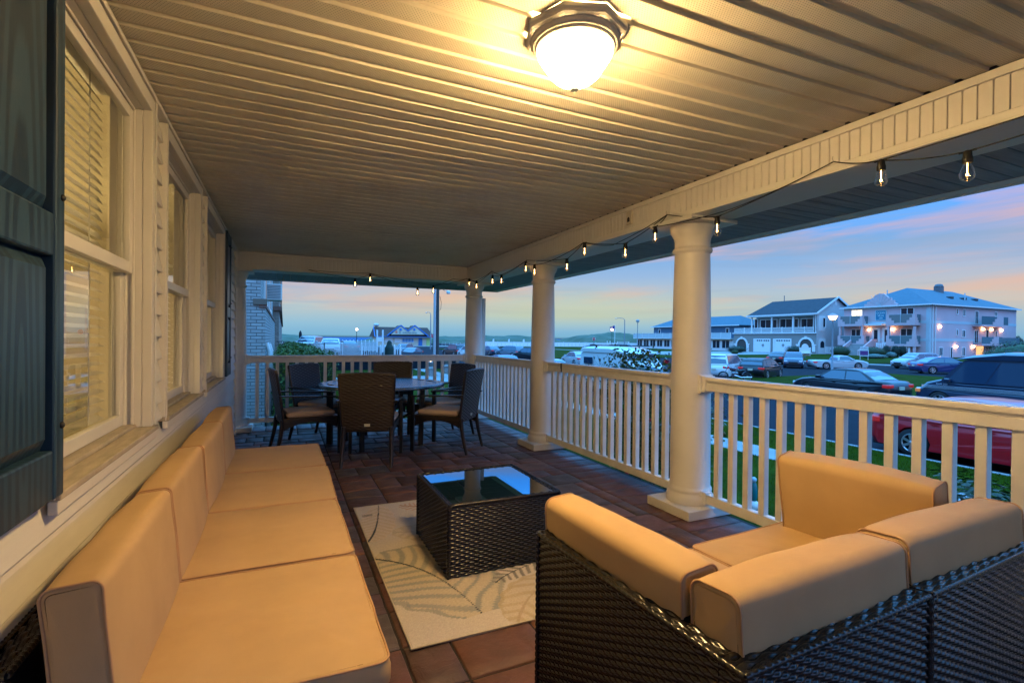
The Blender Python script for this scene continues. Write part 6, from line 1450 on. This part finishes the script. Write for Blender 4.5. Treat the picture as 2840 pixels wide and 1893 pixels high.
# ---- grill building
GZ=lambda a,b:(960+a/8.404,860+b/8.4)
def grill():
    g=thing('grill_building','small beach grill building with brown roof and twin blue edged gables','building',(35,166,-1.35)); F=Fac('S',163); cream=mat('cream_wall',(.62,.54,.42),.8); br=mat('brown_shingle',(.085,.040,.030),.9,var=.2,vs=1); bl=mat('blue_trim',(.02,.16,.45),.6)
    xa=F.px(*GZ(720,700))[0]; xb=F.px(*GZ(1960,700))[0]; ze=F.px(*GZ(1300,615))[1]; zr=F.px(*GZ(900,382))[1]; zb=-1.38
    B=MB(); B.box(xa,xb,163,172,zb,ze); B.build('wall',cream,g,world=True)
    x0,x1=F.px(*GZ(700,600))[0]-.6,F.px(*GZ(2000,600))[0]+.4
    B=MB(); B.add([(x0,161.6,ze),(x1,161.6,ze),(x1-.8,167.5,zr),(x0+.5,167.5,zr),(x1,173.4,ze),(x0,173.4,ze)],[(0,1,2,3),(3,2,4,5),(1,4,2),(0,3,5),(0,5,4,1)]); rf=B.build('roof',br,g,world=True)
    B=MB(); B.box(x0,x1,161.45,161.6,ze-.12,ze+.08); B.bar((x0-.05,161.6,ze),(x0+.45,167.5,zr+.05),.2,.25); B.build('fascia',bl,rf,world=True)
    # twin gables
    def gp(a,b): return F.px(*GZ(a,b))
    P=[gp(930,590),gp(1250,352),gp(1415,485),gp(1570,355),gp(1885,600)]
    Fg=Fac('S',161.3)
    B=MB()
    for p,q in zip(P[:-1],P[1:]): B.bar((p[0],161.2,p[1]),(q[0],161.2,q[1]),.18,.34)
    B.build('gable_trim',bl,g,world=True)
    B=MB(); Fg.poly(B,[(P[0][0]+1.2,P[0][1]+.35),(P[1][0],P[1][1]-.15),(P[2][0],P[2][1]-.15),(P[3][0],P[3][1]-.15),(P[4][0]-1.2,P[4][1]+.45)],-.05,.0); B.build('gable_face',cream,g,world=True)
    B=MB()
    for a,b,c_ in ((P[0],P[1],P[2]),(P[2],P[3],P[4])):
        B.add([(a[0],161.2,a[1]),(b[0],161.2,b[1]),(b[0],167.5,b[1]),(a[0],164,a[1])],[(0,1,2,3)]); B.add([(c_[0],161.2,c_[1]),(b[0],161.2,b[1]),(b[0],167.5,b[1]),(c_[0],164,c_[1])],[(0,1,2,3)])
    B.build('gable_roof',br,g,world=True)
    for q in (1243,1558):
        s,z=gp(q,450); B=MB(); B.M=T((s,161.2,z))@Rx(R(90)); B.lathe([(.38,0),(.38,.08)],18); B.build('round_window',bl,g,world=True)
    s,z=gp(1225,515); o=text('lettering','2',1.15,mat('teal_letter',(.02,.16,.22),.6),g,(s-g.location.x,161.2-.1-166,z-g.location.z),(R(90),0,0),.03); s,z=gp(1455,525); text('lettering','AVENUE GRILL',.62,mat('teal_letter',(0,0,0)),g,(s-g.location.x,161.1-166,z-g.location.z),(R(90),0,0),.02,sx=1.15)
    s,z=gp(1143,505); B=MB(); B.add([(s-.3,161.1,z-.35),(s+.3,161.1,z-.35),(s+.38,161.1,z),(s+.1,161.1,z+.6),(s-.15,161.1,z+.3),(s-.35,161.1,z+.1)],[(0,1,2,3,4,5)]); B.build('flame_mark',mat('coral',(.75,.2,.12),.6),g,world=True)
    F.window(g,*GZ(1130,648),*GZ(1290,750),0,whit,.15); F.window(g,*GZ(1300,645),*GZ(1580,750),3,mat('poster_blue',(.08,.25,.5),.6),.12)
    F.window(g,*GZ(910,640),*GZ(1085,750),1,whit,.15,name='menu_board')
    a,b,z0,z1=F.rect(*GZ(1685,648),*GZ(1775,838)); B=MB(); F.box(B,a,b,z0,z1,.0,.08); B.build('door',bl,g,world=True)
    a,b,z0,z1=F.rect(*GZ(1870,655),*GZ(1950,830)); B=MB(); F.box(B,a,b,z0,z1,.0,.08); B.build('notice_panel',mat('lime_panel',(.45,.6,.2),.6),g,world=True)
    s,z=F.px(*GZ(758,345)); B=MB(); B.lathe([(.35,zr-.1),(.35,zr+.15),(.85,zr+.35),(.95,zr+.7),(.6,zr+1.05),(.1,zr+1.12)],14,c=(s,167.5,0)); B.build('roof_fan',mat('galvanised',(0,0,0)),g,world=True)
grill()
c=at(1790,175); s=thing('beach_hut','small hut with brown roof and lit doorway left of the blue house','hut',(c.x,c.y,SZ),-R(20)); B=MB(); B.box(-1.8,1.8,0,3,0,2.3); B.build('wall',whit,s); B=MB(); B.prism([(-2.2,2.3),(2.2,2.3),(0,3.6)],'y',-.3,3.3); B.build('roof',mat('brown_shingle',(0,0,0)),s); B=MB(); B.box(-.5,.3,-.05,-.01,.2,1.9); B.build('doorway',emis('lit_door2',(1,.55,.2),2),s)
# ---- front garden plants of the houses
gh='clipped shrubs in front of the houses'
def bpx(label,px,d,w,h,z=-1.26,m=leafm,seed=1,name='shrub',boxy=0,n=2600,leaf=.07):
    c=at(px,d,z); bush(name,label,'shrub',tuple(c),(w,w,h),n,leaf,m,gh,seed,boxy,True)
lg=mat('far_leaf',(.035,.075,.02),.7,var=.5,vs=1.2); dkl=mat('far_leaf_dark',(.012,.035,.022),.7,var=.5,vs=1.5)
bpx('rounded green bush left of the villa stairs',2332,84,2.9,1.9,seed=2,m=lg); bpx('large oval bush in front of the villa stairs',2421,82,3.9,1.85,seed=3,m=lg)
for i,(px,l) in enumerate(((2459,'left one of the three dark conical shrubs by the villa'),(2484,'middle one of the three dark conical shrubs by the villa'),(2503,'right one of the three dark conical shrubs by the villa'))): bpx(l,px,86,1.35,2.0,seed=5+i,m=dkl,boxy=0)
bpx('dark boxed bush right of the garage doors',2205,100,3.3,1.6,seed=9,m=dkl,boxy=.6); bpx('wide flat topped bush before the left archway',2044,108,4.0,1.5,seed=10,m=dkl,boxy=.6); bpx('small round bush beside the garage drive',2038,96,1.4,.8,seed=11,m=lg)
bpx('silvery grass clump under the oval bush',2425,79,3.6,.7,seed=12,m=mat('silver_leaf',(.16,.26,.24),.7,var=.4)); bpx('spiky silvery plant right of the stairs',2472,82,1.5,1.0,seed=13,m=mat('silver_leaf',(0,0,0)))
c=at(2850,40,SZ); bush('tree','large leafy green treetop rising behind the dark camper van','tree',(c.x+1,c.y-.5,SZ),(7.5,7.5,2.95),9000,.10,mat('tree_leaf',(.05,.11,.03),.6,var=.5,vs=1.2),None,21)
c=at(2818,120,SZ); bush('tree','dark small round tree before the pale blue house','tree',tuple(c),(3,3,4.6),1500,.18,dkl,None,22)
fence('white picket fence left of the villa at the house gap',[(103.5,65.5),(103.5,68.6)],1.5,-1.3,sp=.3,w=.14,group='white garden fences'); fence('white picket screen below the villa balcony',[(102.6,52.6),(102.6,58.2)],2.4,-1.3,sp=.3,w=.14,group='white garden fences')
# realtor sign
c=at(2397,72,-1.25); rs=thing('yard_sign','white and purple yard sign on the villa lawn','sign',tuple(c),-R(70)); B=MB(); B.box(-.55,.55,-.02,.02,.55,1.45); B.box(-.5,.5,-.02,.02,1.52,1.9); B.box(-.5,-.45,-.02,.02,0,.55); B.box(.45,.5,-.02,.02,0,.55); B.build('board',whit,rs); B=MB(); B.box(-.48,.48,-.028,-.021,.65,1.3); B.build('purple_panel',mat('purple',(.12,.03,.16),.6),rs)
text('lettering','FOR RENT',.20,mat('purple',(0,0,0)),rs,(0,-.03,1.70),(R(90),0,0),.003)
c=at(2233,90,-1.26); B=MB(); hb=thing('stone_bench_back','white carved garden bench with arched back by the drive','bench',tuple(c),R(60)); B.prism([(-.9,0),(.9,0),(.95,1.5),(.6,1.4),(.5,1.8),(.2,2.1),(0,2.15),(-.2,2.1),(-.5,1.8),(-.6,1.4),(-.95,1.5)],'x',-.1,.1); B.build('bench_back',whit,hb); B=MB(); B.box(-.7,-.11,-.85,.85,.4,.5); B.build('seat',whit,hb)
# lettering: curves -> meshes
def flat():
    bpy.context.view_layer.update(); dg=bpy.context.evaluated_depsgraph_get()
    for o in [o for o in S.objects if o.type=='FONT']:
        me=bpy.data.meshes.new_from_object(o.evaluated_get(dg)); n=bpy.data.objects.new('tmp',me); COL.objects.link(n)
        n.parent=o.parent; n.location=o.location; n.rotation_euler=o.rotation_euler; n.scale=o.scale
        if not me.materials: me.materials.append(o.data.materials[0])
        nm=o.name; bpy.data.objects.remove(o); n.name=nm
flat()
